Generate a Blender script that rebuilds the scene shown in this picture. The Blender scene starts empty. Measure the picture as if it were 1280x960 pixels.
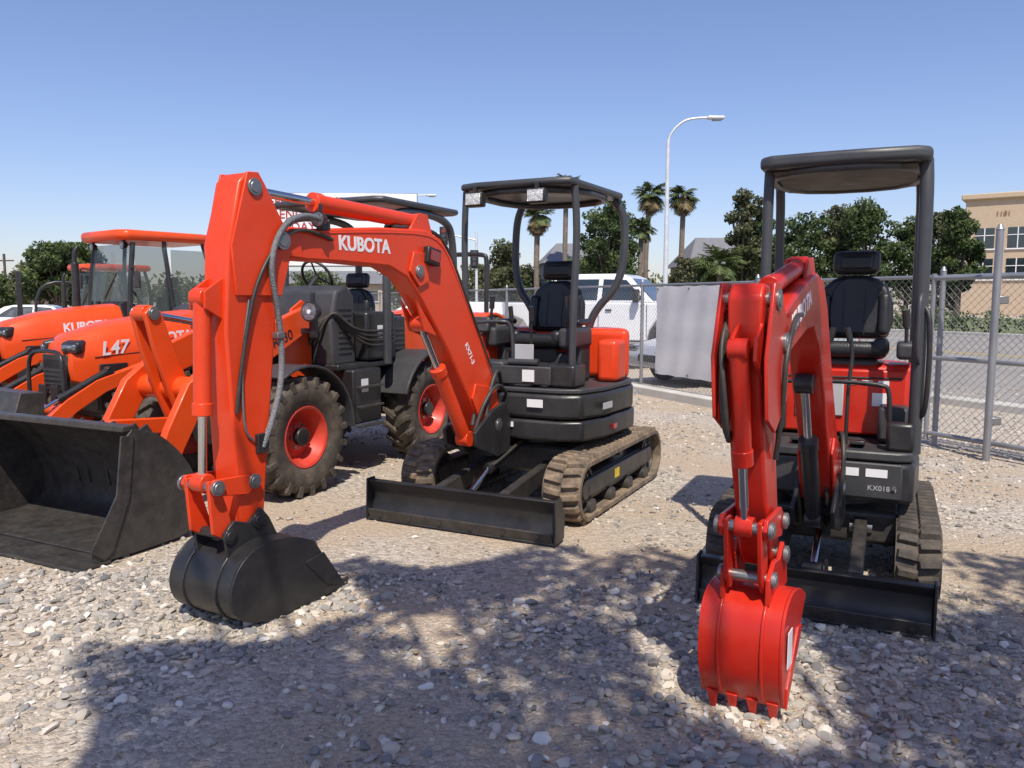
import bpy, bmesh, math, random
import numpy as np
from mathutils import Vector, Matrix, Euler
R=math.radians
random.seed(4); rng=np.random.default_rng(7)
scene=bpy.context.scene
COL=scene.collection

# ------------------------------------------------------------------ materials
def mat(name,col,rough=.5,metal=0,dust=0.0,dustcol=(.30,.24,.18),var=.12,bump=0.0,bscale=40,coat=0,nscale=3.0,spec=.5):
    m=bpy.data.materials.new(name); m.use_nodes=True
    nt=m.node_tree; N=nt.nodes; L=nt.links
    b=N['Principled BSDF']
    b.inputs['Metallic'].default_value=metal
    b.inputs['Specular IOR Level'].default_value=spec
    b.inputs['Coat Weight'].default_value=coat
    b.inputs['Coat Roughness'].default_value=.12
    tc=N.new('ShaderNodeTexCoord')
    no=N.new('ShaderNodeTexNoise'); no.inputs['Scale'].default_value=nscale; no.inputs['Detail'].default_value=4; no.inputs['Roughness'].default_value=.65
    L.new(tc.outputs['Object'],no.inputs['Vector'])
    r1=N.new('ShaderNodeMapRange'); r1.inputs[1].default_value=.3; r1.inputs[2].default_value=.7
    r1.inputs[3].default_value=1-var; r1.inputs[4].default_value=1+var
    L.new(no.outputs['Fac'],r1.inputs[0])
    mx=N.new('ShaderNodeMix'); mx.data_type='RGBA'; mx.blend_type='MULTIPLY'; mx.inputs[0].default_value=1
    mx.inputs[6].default_value=(*col,1)
    L.new(r1.outputs[0],mx.inputs[7])
    out=mx.outputs[2]
    r2=N.new('ShaderNodeMapRange'); r2.inputs[1].default_value=.3; r2.inputs[2].default_value=.7
    r2.inputs[3].default_value=max(0,rough-.1); r2.inputs[4].default_value=min(1,rough+.12)
    L.new(no.outputs['Fac'],r2.inputs[0]); L.new(r2.outputs[0],b.inputs['Roughness'])
    if dust>0:
        n2=N.new('ShaderNodeTexNoise'); n2.inputs['Scale'].default_value=nscale*2.3; n2.inputs['Detail'].default_value=5; n2.inputs['Roughness'].default_value=.72
        L.new(tc.outputs['Object'],n2.inputs['Vector'])
        r3=N.new('ShaderNodeMapRange'); r3.inputs[1].default_value=.42; r3.inputs[2].default_value=.68
        r3.inputs[3].default_value=dust*.25; r3.inputs[4].default_value=dust
        L.new(n2.outputs['Fac'],r3.inputs[0])
        m2=N.new('ShaderNodeMix'); m2.data_type='RGBA'; m2.inputs[7].default_value=(*dustcol,1)
        L.new(r3.outputs[0],m2.inputs[0]); L.new(out,m2.inputs[6]); out=m2.outputs[2]
    L.new(out,b.inputs['Base Color'])
    if bump>0:
        n3=N.new('ShaderNodeTexNoise'); n3.inputs['Scale'].default_value=bscale; n3.inputs['Detail'].default_value=3
        L.new(tc.outputs['Object'],n3.inputs['Vector'])
        bp=N.new('ShaderNodeBump'); bp.inputs['Strength'].default_value=bump; bp.inputs['Distance'].default_value=.01
        L.new(n3.outputs['Fac'],bp.inputs['Height']); L.new(bp.outputs[0],b.inputs['Normal'])
    return m
def attr_mat(name,stops,rough=.8,trans=0,attr='tone'):
    m=bpy.data.materials.new(name); m.use_nodes=True
    nt=m.node_tree; N=nt.nodes; L=nt.links; b=N['Principled BSDF']
    b.inputs['Roughness'].default_value=rough; b.inputs['Specular IOR Level'].default_value=.3
    a=N.new('ShaderNodeAttribute'); a.attribute_name=attr
    cr=N.new('ShaderNodeValToRGB')
    while len(cr.color_ramp.elements)<len(stops): cr.color_ramp.elements.new(.5)
    for e,(p,c) in zip(cr.color_ramp.elements,stops): e.position=p; e.color=(*c,1)
    L.new(a.outputs['Fac'],cr.inputs[0]); L.new(cr.outputs[0],b.inputs['Base Color'])
    if trans:
        tr=N.new('ShaderNodeBsdfTranslucent'); L.new(cr.outputs[0],tr.inputs[0])
        ms=N.new('ShaderNodeMixShader'); ms.inputs[0].default_value=trans
        L.new(b.outputs[0],ms.inputs[1]); L.new(tr.outputs[0],ms.inputs[2])
        L.new(ms.outputs[0],N['Material Output'].inputs[0])
    return m

ORG=mat('orange_red_paint',(.74,.048,.006),.36,dust=.07,coat=.18,var=.08,bump=.02,bscale=25,spec=.35)
RED=mat('red_paint',(.54,.016,.005),.33,dust=.07,coat=.2,var=.08,bump=.02,bscale=25,spec=.35)
TOR=mat('tractor_orange_paint',(.78,.072,.006),.36,dust=.07,coat=.2,var=.06,spec=.35)
BLK=mat('black_paint',(.016,.016,.018),.38,dust=.16,dustcol=(.13,.115,.10),var=.2,bump=.05)
BLD=mat('worn_black_steel',(.024,.024,.026),.42,dust=.36,dustcol=(.14,.115,.09),var=.3,bump=.15,nscale=5)
PLA=mat('dark_grey_plastic',(.035,.036,.04),.5,dust=.2,dustcol=(.14,.13,.12),bump=.12,bscale=200)
FRM=mat('frame_grey_paint',(.045,.048,.055),.4,dust=.12,dustcol=(.15,.14,.13))
VIN=mat('seat_vinyl',(.013,.013,.014),.38,dust=.08,dustcol=(.1,.1,.1),bump=.25,bscale=120)
RUB=mat('dusty_rubber',(.07,.058,.046),.88,dust=1.0,dustcol=(.32,.235,.155),var=.3,bump=.3,bscale=60,nscale=4)
RUD=mat('track_rubber_dark',(.032,.03,.028),.8,dust=.65,dustcol=(.17,.135,.10),var=.3,bump=.3,bscale=60,nscale=4)
TYR=mat('tyre_rubber',(.028,.026,.025),.8,dust=.65,dustcol=(.18,.14,.10),var=.3,bump=.2,bscale=50,nscale=4)
CHR=mat('chrome_rod',(.62,.62,.62),.18,metal=1,var=.03)
STL=mat('grey_steel',(.28,.28,.28),.4,metal=.8,dust=.2)
HOS=mat('hose_black',(.02,.02,.02),.5,dust=.15)
HOG=mat('braided_hose',(.20,.205,.215),.45,metal=.4,bump=.9,bscale=150,var=.3)
WHT=mat('white_decal',(.8,.8,.8),.4,var=.03)
SIL=mat('silver_decal',(.45,.45,.46),.4,var=.05)
YEL=mat('yellow_decal',(.75,.55,.02),.4)
LNS=mat('lamp_lens',(.30,.31,.32),.12,metal=.85,var=.5,bump=1.0,bscale=45,nscale=25)
REDL=mat('red_lens',(.25,.01,.01),.15,coat=.6)
GLS=mat('dark_glass',(.02,.03,.035),.05,var=.1,spec=.8,coat=.5)
WPT=mat('white_car_paint',(.78,.79,.8),.22,coat=.6,var=.02)
SPT=mat('silver_car_paint',(.5,.52,.54),.28,metal=.3,coat=.6,var=.02)
GAL=mat('galvanised_steel',(.30,.31,.33),.45,metal=.5,dust=.2,dustcol=(.2,.2,.2))
POL=mat('lamp_pole_paint',(.62,.64,.66),.4,metal=.2)
CON=mat('concrete',(.50,.48,.43),.9,var=.15,bump=.4,bscale=60,nscale=1.5)
BAN=mat('banner_vinyl',(.62,.63,.65),.5,var=.08,dust=.25,dustcol=(.45,.42,.38),bump=.2,bscale=5,nscale=1.5)
SGN=mat('sign_face',(.76,.76,.76),.5,var=.04)
BARK=mat('bark',(.10,.075,.055),.95,var=.35,bump=.8,bscale=15)
PBARK=mat('palm_bark',(.20,.155,.12),.95,var=.35,bump=.8,bscale=12)
WALLT=mat('stucco_tan',(.52,.40,.28),.9,var=.06,bump=.2)
WALLB=mat('stucco_brown',(.33,.21,.14),.9,var=.06,bump=.2)
ROOFM=mat('roof_grey',(.18,.18,.19),.9,var=.15)
GLS2=bpy.data.materials.new('cab_glass'); GLS2.use_nodes=True
_b=GLS2.node_tree.nodes['Principled BSDF']; _b.inputs['Base Color'].default_value=(.10,.13,.12,1); _b.inputs['Roughness'].default_value=.03; _b.inputs['Alpha'].default_value=.4

# ------------------------------------------------------------------ helpers
def link(o,parent=None):
    COL.objects.link(o)
    if parent: o.parent=parent
    return o
def empty(name,loc=(0,0,0),rz=0,parent=None):
    e=bpy.data.objects.new(name,None); e.empty_display_size=.2
    e.location=loc; e.rotation_euler=(0,0,rz); return link(e,parent)
def mesh_obj(parent,name,verts,faces,m,bevel=0,smooth=True,loc=(0,0,0),rot=(0,0,0),ang=35,segs=2):
    me=bpy.data.meshes.new(name); me.from_pydata([tuple(v) for v in verts],[],faces)
    bm=bmesh.new(); bm.from_mesh(me); bmesh.ops.recalc_face_normals(bm,faces=bm.faces); bm.to_mesh(me); bm.free()
    me.materials.append(m)
    if smooth:
        me.polygons.foreach_set('use_smooth',[True]*len(me.polygons))
        me.set_sharp_from_angle(angle=R(ang))
    o=bpy.data.objects.new(name,me); o.location=loc; o.rotation_euler=rot; link(o,parent)
    if bevel>0:
        b=o.modifiers.new('bev','BEVEL'); b.width=bevel; b.segments=segs; b.limit_method='ANGLE'; b.angle_limit=R(40)
        b.harden_normals=False
    return o
def box(parent,name,c,s,m,bevel=.008,rot=(0,0,0),segs=2):
    x,y,z=s[0]/2,s[1]/2,s[2]/2
    v=[(-x,-y,-z),(x,-y,-z),(x,y,-z),(-x,y,-z),(-x,-y,z),(x,-y,z),(x,y,z),(-x,y,z)]
    f=[(0,3,2,1),(4,5,6,7),(0,1,5,4),(1,2,6,5),(2,3,7,6),(3,0,4,7)]
    return mesh_obj(parent,name,v,f,m,min(bevel,min(s)*.45),loc=c,rot=rot,segs=segs)
def cyl(parent,name,p1,p2,r,m,n=20,r2=None,bevel=0):
    p1=Vector(p1);p2=Vector(p2); d=p2-p1; q=d.to_track_quat('Z','Y'); r2=r if r2 is None else r2
    v=[];f=[]
    for i in range(n):
        a=2*math.pi*i/n
        v.append(p1+q@Vector((r*math.cos(a),r*math.sin(a),0)))
    for i in range(n):
        a=2*math.pi*i/n
        v.append(p2+q@Vector((r2*math.cos(a),r2*math.sin(a),0)))
    for i in range(n): f.append((i,(i+1)%n,n+(i+1)%n,n+i))
    f.append(tuple(range(n-1,-1,-1))); f.append(tuple(range(n,2*n)))
    return mesh_obj(parent,name,v,f,m,bevel)
def chaikin(p,it=3,closed=False):
    p=[Vector(a) for a in p]
    for _ in range(it):
        q=[] if closed else [p[0]]
        rg=range(len(p)) if closed else range(len(p)-1)
        for i in rg:
            a=p[i];b=p[(i+1)%len(p)]
            if closed or i>0 : q.append(a*.75+b*.25)
            if closed or i<len(p)-2 : q.append(a*.25+b*.75)
        if not closed: q.append(p[-1])
        p=q
    return p
def tube(parent,name,pts,r,m,it=3,closed=False,res=4):
    p=chaikin(pts,it,closed) if it else [Vector(a) for a in pts]
    c=bpy.data.curves.new(name,'CURVE'); c.dimensions='3D'; c.bevel_depth=r; c.bevel_resolution=res; c.use_fill_caps=True
    s=c.splines.new('POLY'); s.points.add(len(p)-1); s.use_cyclic_u=closed; s.use_smooth=True
    for i,a in enumerate(p): s.points[i].co=(*a,1)
    c.materials.append(m)
    return link(bpy.data.objects.new(name,c),parent)
def plate(parent,name,pts,y0,y1,m,bevel=.008,segs=2,loc=(0,0,0),rot=(0,0,0)):
    n=len(pts); v=[(p[0],y0,p[1]) for p in pts]+[(p[0],y1,p[1]) for p in pts]
    f=[tuple(range(n)),tuple(range(2*n-1,n-1,-1))]+[(i,(i+1)%n,n+(i+1)%n,n+i) for i in range(n)]
    return mesh_obj(parent,name,v,f,m,bevel,segs=segs,loc=loc,rot=rot)
def slab(parent,name,pts,z0,z1,m,bevel=.008,segs=2):
    n=len(pts); v=[(p[0],p[1],z0) for p in pts]+[(p[0],p[1],z1) for p in pts]
    f=[tuple(range(n)),tuple(range(2*n-1,n-1,-1))]+[(i,(i+1)%n,n+(i+1)%n,n+i) for i in range(n)]
    return mesh_obj(parent,name,v,f,m,bevel,segs=segs)
def lathe(parent,name,prof,c,m,n=40,ang=35):
    v=[];f=[];k=len(prof)
    for i in range(n):
        a=2*math.pi*i/n
        for r,y in prof: v.append((c[0]+r*math.cos(a),c[1]+y,c[2]+r*math.sin(a)))
    for i in range(n):
        j=(i+1)%n
        for q in range(k-1): f.append((i*k+q,i*k+q+1,j*k+q+1,j*k+q))
    return mesh_obj(parent,name,v,f,m,ang=ang)
class MB:
    def __init__(s): s.v=[];s.f=[]
    def box(s,M,sz,taper=1.0):
        x,y,z=sz[0]/2,sz[1]/2,sz[2]/2; b=len(s.v); t=taper
        for p in [(-x,-y,-z),(x,-y,-z),(x,y,-z),(-x,y,-z),(-x*t,-y*t,z),(x*t,-y*t,z),(x*t,y*t,z),(-x*t,y*t,z)]:
            s.v.append(M@Vector(p))
        for q in [(0,3,2,1),(4,5,6,7),(0,1,5,4),(1,2,6,5),(2,3,7,6),(3,0,4,7)]: s.f.append(tuple(b+i for i in q))
    def make(s,parent,name,m,bevel=0): return mesh_obj(parent,name,s.v,s.f,m,bevel,smooth=bevel>0)
def text(parent,name,st,size,loc,m,tilt=0,side='L',extr=.001,off=.0,align='CENTER',shear=0):
    c=bpy.data.curves.new(name,'FONT'); c.body=st; c.size=size; c.extrude=extr; c.offset=off; c.align_x=align; c.align_y='CENTER'; c.shear=shear
    c.materials.append(m)
    o=bpy.data.objects.new(name,c)
    if side=='L': M=Matrix.Rotation(math.pi,4,'Z')@Matrix.Rotation(math.pi/2,4,'X')
    elif side=='F': M=Matrix.Rotation(math.pi/2,4,'Z')@Matrix.Rotation(math.pi/2,4,'X')
    else: M=Matrix.Rotation(math.pi/2,4,'X')
    M=Matrix.Translation(loc)@M@Matrix.Rotation(tilt,4,'Z')
    link(o,parent); o.matrix_local=M
    return o
def npmesh(name,V,F,m,tone=None,parent=None,smooth=False):
    me=bpy.data.meshes.new(name); nv=len(V); nf=len(F); k=F.shape[1]
    me.vertices.add(nv); me.vertices.foreach_set('co',V.astype(np.float32).ravel())
    me.loops.add(nf*k); me.loops.foreach_set('vertex_index',F.astype(np.int32).ravel())
    me.polygons.add(nf); me.polygons.foreach_set('loop_start',np.arange(0,nf*k,k,dtype=np.int32))
    me.polygons.foreach_set('use_smooth',np.full(nf,smooth))
    me.update(calc_edges=True); me.validate()
    if tone is not None:
        a=me.attributes.new('tone','FLOAT','POINT'); a.data.foreach_set('value',tone.astype(np.float32))
    me.materials.append(m)
    return link(bpy.data.objects.new(name,me),parent)

# ------------------------------------------------------------------ machine parts
def stadium(L,r,d):
    s=L-2*r; per=2*s+2*math.pi*r; n=int(per/d); out=[]
    for i in range(n):
        q=per*i/n
        if q<s: out.append((-s/2+q,2*r,math.pi/2))
        elif q<s+math.pi*r:
            a=math.pi/2-(q-s)/r; out.append((s/2+r*math.cos(a),r+r*math.sin(a),a))
        elif q<2*s+math.pi*r: out.append((s/2-(q-s-math.pi*r),0,-math.pi/2))
        else:
            a=-math.pi/2-(q-2*s-math.pi*r)/r; out.append((-s/2+r*math.cos(a),r+r*math.sin(a),a))
    return out
def track(P,name,L,r,w,y,m,sgn):
    e=empty(name,parent=P)
    pts=stadium(L,r-.022,.03); k=len(pts); v=[];f=[]; th=.03; z0=.022
    for x,z,a in pts:
        for rr in (0,-th):
            for yy in (y-w/2,y+w/2): v.append((x+rr*math.cos(a),yy,z0+z+rr*math.sin(a)))
    for i in range(k):
        j=(i+1)%k
        for a,b in ((0,1),(1,3),(3,2),(2,0)): f.append((4*i+a,4*i+b,4*j+b,4*j+a))
    mesh_obj(e,'belt',v,f,m)
    mb=MB()
    lp=stadium(L,r-.022,.085)
    for i,(x,z,a) in enumerate(lp):
        for sd in (-1,1):
            M=Matrix.Translation((x+.008*math.cos(a),y+sd*w*.23+0,z0+z+.008*math.sin(a)))@Matrix.Rotation(-(a-math.pi/2),4,'Y')@Matrix.Translation((.018*sd,0,.004))@Matrix.Rotation(.14*sd,4,'Z')
            mb.box(M,(.05,w*.50,.034),.78)
    mb.make(e,'lugs',m,.004)
    box(e,'track_frame',(0,y,r*.95),(L-2*r,w*.55,r*.8),BLD,.02)
    box(e,'frame_side',(0,y+sgn*w*.3,r*1.02),(L-2.2*r,w*.12,r*.6),BLD,.02)
    for sx in (-1,1):
        cx=sx*(L/2-r)
        lathe(e,'idler',[(0,-w*.36),(r*.3,-w*.36),(r*.33,-w*.28),(r*.62,-w*.2),(r-.075,-w*.3),(r-.058,-w*.3),(r-.058,w*.3),(r-.075,w*.3),(r*.62,w*.2),(r*.33,w*.28),(r*.3,w*.36),(0,w*.36)],(cx,y,r),BLD,28)
        for q in range(6):
            a=q*math.pi/3
            cyl(e,'idler_bolt',(cx+r*.47*math.cos(a),y+sgn*w*.2,r+r*.47*math.sin(a)),(cx+r*.47*math.cos(a),y+sgn*w*.30,r+r*.47*math.sin(a)),r*.05,STL,6)
    for i in range(4):
        cx=(i-1.5)*(L-2.6*r)/3.2
        cyl(e,'roller',(cx,y-w*.4,r*.36),(cx,y+w*.4,r*.36),r*.27,BLD,18,bevel=.006)
    cyl(e,'top_roller',(0,y-w*.35,r*1.68),(0,y+w*.35,r*1.68),r*.16,BLD,14)
    return e
def blade(P,x,W,H,arm_y,arm_x0,m=BLK):
    e=empty('dozer_blade',parent=P)
    prof=[(x+.07,.015),(x+.015,H*.25),(x-.005,H*.5),(x+.0,H*.75),(x+.05,H*.97),(x+.05,H),(x-.0,H),(x-.05,H*.75),(x-.055,H*.5),(x-.035,H*.25),(x+.03,.012)]
    plate(e,'mouldboard',prof,-W/2,W/2,m,.004)
    box(e,'cutting_edge',(x+.062,0,.05),(.016,W-.02,.09),BLD,.004,rot=(0,R(18),0))
    for i in range(6): cyl(e,'edge_bolt',(x+.06,-W*.42+W*.168*i,.06),(x+.082,-W*.42+W*.168*i,.055),.013,BLD,8)
    for s in (-1,1):
        plate(e,'end_plate',[(x-.08,.03),(x+.075,.01),(x+.06,H+.01),(x-.03,H+.01),(x-.09,H*.6)],s*W/2-.006+s*.007,s*W/2+.006+s*.007,m,.003)
        plate(e,'push_arm',[(arm_x0,.24),(arm_x0,.36),(x-.12,.26),(x-.04,.26),(x-.04,.08),(x-.12,.12)],s*arm_y-.035,s*arm_y+.035,BLD,.008)
        cyl(e,'arm_pin',(arm_x0,s*arm_y-.06,.3),(arm_x0,s*arm_y+.06,.3),.035,STL)
        plate(e,'gusset',[(x-.05,.05),(x-.05,H*.9),(x-.22,.12)],s*arm_y*1.5-.008,s*arm_y*1.5+.008,BLD,.002)
    cyl(e,'blade_cylinder',(arm_x0-.05,0,.5),(x-.4,0,.36),.042,BLK)
    cyl(e,'blade_rod',(x-.4,0,.36),(x-.1,0,.22),.022,CHR)
    tube(e,'blade_hose',[(arm_x0-.1,.05,.5),(arm_x0+.1,.07,.52),(x-.5,.06,.42),(x-.42,.03,.39)],.012,HOS,2)
    tube(e,'blade_hose',[(arm_x0-.1,-.05,.5),(arm_x0+.1,-.07,.55),(x-.6,-.06,.47),(x-.55,-.03,.45)],.012,HOS,2)
    cyl(e,'rod_eye',(x-.1,-.05,.22),(x-.1,.05,.22),.04,BLK)
    for s in (-1,1): plate(e,'eye_bracket',[(x-.04,.14),(x-.04,.3),(x-.13,.25),(x-.13,.18)],s*.065-.008,s*.065+.008,BLK,.002)
    return e
def seat(P,x,z,s=1.0,y=0):
    e=empty('operator_seat',(x,y,z),parent=P)
    def soft(name,c,sz,rot=0,b=.05): 
        return box(e,name,c,sz,VIN,b,rot=(0,rot,0),segs=5)
    soft('cushion',(.02*s,0,.06*s),(.44*s,.46*s,.11*s),R(-5),.05*s)
    soft('cushion_bolster_l',(.03*s,.19*s,.085*s),(.42*s,.10*s,.12*s),R(-5),.045*s)
    soft('cushion_bolster_r',(.03*s,-.19*s,.085*s),(.42*s,.10*s,.12*s),R(-5),.045*s)
    pts=[(-.22,.05),(.22,.05),(.255,.17),(.25,.30),(.215,.41),(.15,.475),(.08,.5),(-.08,.5),(-.15,.475),(-.215,.41),(-.25,.30),(-.255,.17)]
    n=len(pts); v=[];f=[]
    for t in (-.05,.04):
        for p in pts: v.append((t*s,p[0]*s,p[1]*s))
    f=[tuple(range(n)),tuple(range(2*n-1,n-1,-1))]+[(i,(i+1)%n,n+(i+1)%n,n+i) for i in range(n)]
    mesh_obj(e,'backrest',v,f,VIN,.035*s,loc=(-.22*s,0,.08*s),rot=(0,R(-10),0),segs=5)
    pp=[(p[0]*.66,.03+p[1]*.9) for p in pts]; v=[]
    for t in (.03,.062):
        for p in pp: v.append((t*s,p[0]*s,p[1]*s))
    mesh_obj(e,'back_pad',v,f,VIN,.022*s,loc=(-.22*s,0,.08*s),rot=(0,R(-10),0),segs=5)
    for k in (-.07,.07): tube(e,'seam',[(-.168*s,k*s,.16*s),(-.225*s,k*s,.48*s)],.004*s,VIN,0)
    for sd in (-1,1):
        soft('back_bolster',(-.205*s,sd*.195*s,.30*s),(.1*s,.075*s,.30*s),R(-10),.036*s)
    soft('headrest',(-.31*s,0,.665*s),(.10*s,.31*s,.17*s),R(-8),.045*s)
    soft('headrest_pad',(-.272*s,0,.665*s),(.05*s,.22*s,.10*s),R(-8),.024*s)
    for sd in (-1,1): cyl(e,'headrest_post',(-.3*s,sd*.06*s,.5*s),(-.31*s,sd*.06*s,.6*s),.008,STL,8)
    box(e,'seat_base',(-.03*s,0,-.05*s),(.36*s,.34*s,.12*s),PLA,.02)
    return e
def bucket(P,curve,W,m,teeth=4,th=.014,tdir=None):
    e=empty('digging_bucket',parent=P)
    c=[Vector((a[0],0,a[1])) for a in curve]
    c2=chaikin(c,2)
    n=len(c2); cen=sum(c2,Vector())/n
    v=[];f=[]
    for i,p in enumerate(c2):
        t=(c2[min(i+1,n-1)]-c2[max(i-1,0)]).normalized(); nrm=Vector((-t.z,0,t.x))
        if nrm.dot(p-cen)<0: nrm=-nrm
        for o in (0,-th):
            q=p+nrm*o
            for y in (-W/2,W/2): v.append((q.x,y,q.z))
    for i in range(n-1):
        a=4*i;b=4*(i+1)
        for p,q in ((0,1),(1,3),(3,2),(2,0)): f.append((a+p,a+q,b+q,b+p))
    f.append((0,1,3,2)); f.append((4*n-4,4*n-3,4*n-1,4*n-2))
    mesh_obj(e,'shell',v,f,m)
    side=[(p.x,p.z) for p in c2]
    for s in (-1,1):
        plate(e,'side_plate',side,s*(W/2+.001)-.006+s*.006,s*(W/2+.001)+.006+s*.006,m,.002)
        a=c2[-1];b=c2[0]
        d=(b-a)
        q1=a+d*.02;q2=a+d*.75
        off=Vector((a.x-cen.x,0,a.z-cen.z)).normalized()*.012
        plate(e,'side_cutter',[(q1.x+off.x,q1.z+off.z),(q2.x+off.x,q2.z+off.z),(q2.x+(cen-q2).x*.35,q2.z+(cen-q2).z*.35),(q1.x+(cen-q1).x*.25,q1.z+(cen-q1).z*.25)],s*(W/2+.016)-.004,s*(W/2+.016)+.004,m,.002)
    t=(c2[-1]-c2[-2]).normalized()
    if tdir: t=Vector((tdir[0],0,tdir[1])).normalized()
    ang=math.atan2(t.z,t.x)
    for i in range(teeth):
        y=(-W/2+.03)+(W-.06)*i/(teeth-1)
        mb=MB(); L=.10
        M=Matrix.Translation(Vector((c2[-1].x,y,c2[-1].z))+t*(L*.3))@Matrix.Rotation(-ang,4,'Y')@Matrix.Rotation(math.pi/2,4,'Y')
        mb.box(M,(.03,.045,L),.35)
        mb.make(e,'tooth',m,.003)
    k=n//3
    for s in (-.28,.28):
        tube(e,'wear_strip',[(p.x+(p.x-cen.x)*.012,s*W,p.z+(p.z-cen.z)*.012) for p in c2[k:n-1]],.007,m,0)
    return e
def pin(P,x,z,w,r=.03,m=STL): 
    cyl(P,'pin',(x,-w,z),(x,w,z),r,m,16,bevel=.004)
    for s in (-1,1): cyl(P,'pin_boss',(x,s*(w-.02),z),(x,s*(w-.004),z),r*1.45,BLK if m is BLK else STL,16,bevel=.003)
def hyd(P,name,a,b,split,r,m,y=0):
    a=Vector((a[0],y,a[1]));b=Vector((b[0],y,b[1])); c=a.lerp(b,split)
    cyl(P,name+'_barrel',a,c,r,m,20,bevel=.004)
    d=(b-a).normalized()
    cyl(P,name+'_gland',c-d*.05,c+d*.012,r*1.15,m,20,bevel=.004)
    cyl(P,name+'_rod',c,b,r*.5,CHR,14)
    for q in (a,b): cyl(P,name+'_eye',(q.x,q.y-r,q.z),(q.x,q.y+r,q.z),r*1.15,m,16,bevel=.004)
def worklight(P,x,y,z,rot=0,s=1):
    e=empty('work_light',(x,y,z),rot,P)
    cyl(e,'housing',(-.05*s,0,0),(.02*s,0,0),.045*s,BLK,20,r2=.065*s)
    cyl(e,'lens',(.02*s,0,0),(.026*s,0,0),.054*s,LNS,20)
    cyl(e,'bulb',(.02*s,0,0),(.03*s,0,0),.014*s,WHT,12)
    box(e,'bracket',(-.02*s,0,.07*s),(.03*s,.02*s,.1*s),BLK,.003)
    return e
def rectlight(P,x,y,z,rot=0):
    e=empty('work_light',(x,y,z),rot,P)
    box(e,'housing',(-.02,0,0),(.08,.15,.11),BLK,.015,rot=(0,R(-4),0))
    box(e,'lens',(.022,0,-.0),(.012,.125,.085),mat('light_lens_frosted',(.6,.6,.58),.2,metal=.3,var=.3,nscale=30,bump=.8,bscale=80),.004,rot=(0,R(-4),0))
    box(e,'bracket',(-.02,0,.075),(.03,.03,.05),BLK,.003)

# ================================================================== left excavator
F1=math.atan2(-.893,-.45)
E1=empty('compact_excavator',(.25,6.65,0),F1)
for s in (-1,1): track(E1,'crawler_track',1.98,.235,.29,s*.6,RUB,s)
box(E1,'car_body',(0,0,.36),(.9,.95,.22),BLD,.03)
blade(E1,1.36,1.48,.30,.26,.42)
cyl(E1,'slew_ring',(0,0,.46),(0,0,.56),.36,BLD,32)
out=[(.62,-.55),(.66,-.3),(.66,.45),(.58,.60),(.3,.68),(-.3,.70)]
arc=[(-.25-.58*math.sin(a),.70*math.cos(a)) for a in [R(10*i) for i in range(1,18)]]
outline=out+arc+[(-.3,-.70),(.3,-.66)]
slab(E1,'lower_skirt',outline,.55,.70,BLK,.02,3)
sc=[(p[0]*.985,p[1]*.985) for p in outline]
slab(E1,'side_cover',sc,.708,.90,BLK,.03,3)
slab(E1,'deck_floor',[(p[0]*.97,p[1]*.97) for p in outline],.903,.94,PLA,.01)
hood=[(-.28,.65)]+[(-.25-.55*math.sin(a),.65*math.cos(a)) for a in [R(10*i) for i in range(1,18)]]+[(-.28,-.65)]
slab(E1,'engine_hood',hood,.945,1.36,ORG,.06,5)
tube(E1,'hood_handle',[(-.5,.60,1.2),(-.5,.64,1.2),(-.42,.66,1.2),(-.42,.62,1.2)],.008,BLK,1)
box(E1,'seat_box',(-.13,0,1.05),(.42,.62,.24),PLA,.03)
slab(E1,'tank_cover',[(.38,-.66),(.44,-.6),(.44,-.36),(-.25,-.36),(-.25,-.66)],.945,1.33,ORG,.07,5)
slab(E1,'left_side_cover',[(-.02,.65),(.0,.48),(-.26,.48),(-.26,.65)],.945,1.28,ORG,.04,4)
seat(E1,-.06,1.2,.98)
for s in (-1,1):
    box(E1,'console',(.1,s*.34,1.3),(.42,.13,.16),PLA,.03,segs=4)
    box(E1,'armrest',(-.02,s*.34,1.42),(.26,.08,.05),VIN,.022,segs=4)
    box(E1,'console_leg',(.0,s*.34,1.1),(.22,.1,.3),PLA,.02)
    tube(E1,'joystick_boot',[(.24,s*.34,1.37),(.25,s*.34,1.44)],.03,BLK,0)
    tube(E1,'joystick',[(.25,s*.34,1.42),(.26,s*.34,1.5),(.25,s*.33,1.56)],.012,BLK)
    tube(E1,'joystick_grip',[(.25,s*.34,1.53),(.255,s*.33,1.63)],.022,BLK,0)
    tube(E1,'travel_lever',[(.36,s*.07,.95),(.36,s*.07,1.25),(.40,s*.09,1.5)],.011,BLK)
    tube(E1,'travel_grip',[(.39,s*.085,1.44),(.405,s*.09,1.55)],.019,BLK,0)
    box(E1,'pedal',(.5,s*.17,.97),(.16,.09,.02),BLK,.004,rot=(0,R(-15),0))
box(E1,'foot_guard',(.6,.1,1.03),(.03,.5,.14),PLA,.01)
box(E1,'monitor',(.36,-.38,1.4),(.05,.16,.13),PLA,.015,rot=(0,R(-20),0))
box(E1,'corner_box',(.46,.42,1.03),(.24,.22,.17),BLK,.02)
box(E1,'valve_cover',(.5,-.2,1.03),(.22,.3,.2),PLA,.02)
tube(E1,'document_tube',[(.5,.2,1.12),(.5,-.05,1.12)],.03,PLA,0)
box(E1,'spec_plate',(.505,.08,1.20),(.01,.16,.12),SIL,.003)
Z=2.44
slab(E1,'canopy_roof',[(.56,-.45),(.61,-.3),(.61,.36),(.56,.49),(-.5,.52),(-.56,.43),(-.56,-.42),(-.5,-.5)],Z,Z+.055,FRM,.025,4)
tube(E1,'canopy_frame',[(.54,-.43,Z-.02),(.54,.46,Z-.02),(-.52,.48,Z-.02),(-.52,-.46,Z-.02)],.026,FRM,2,True)
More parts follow.
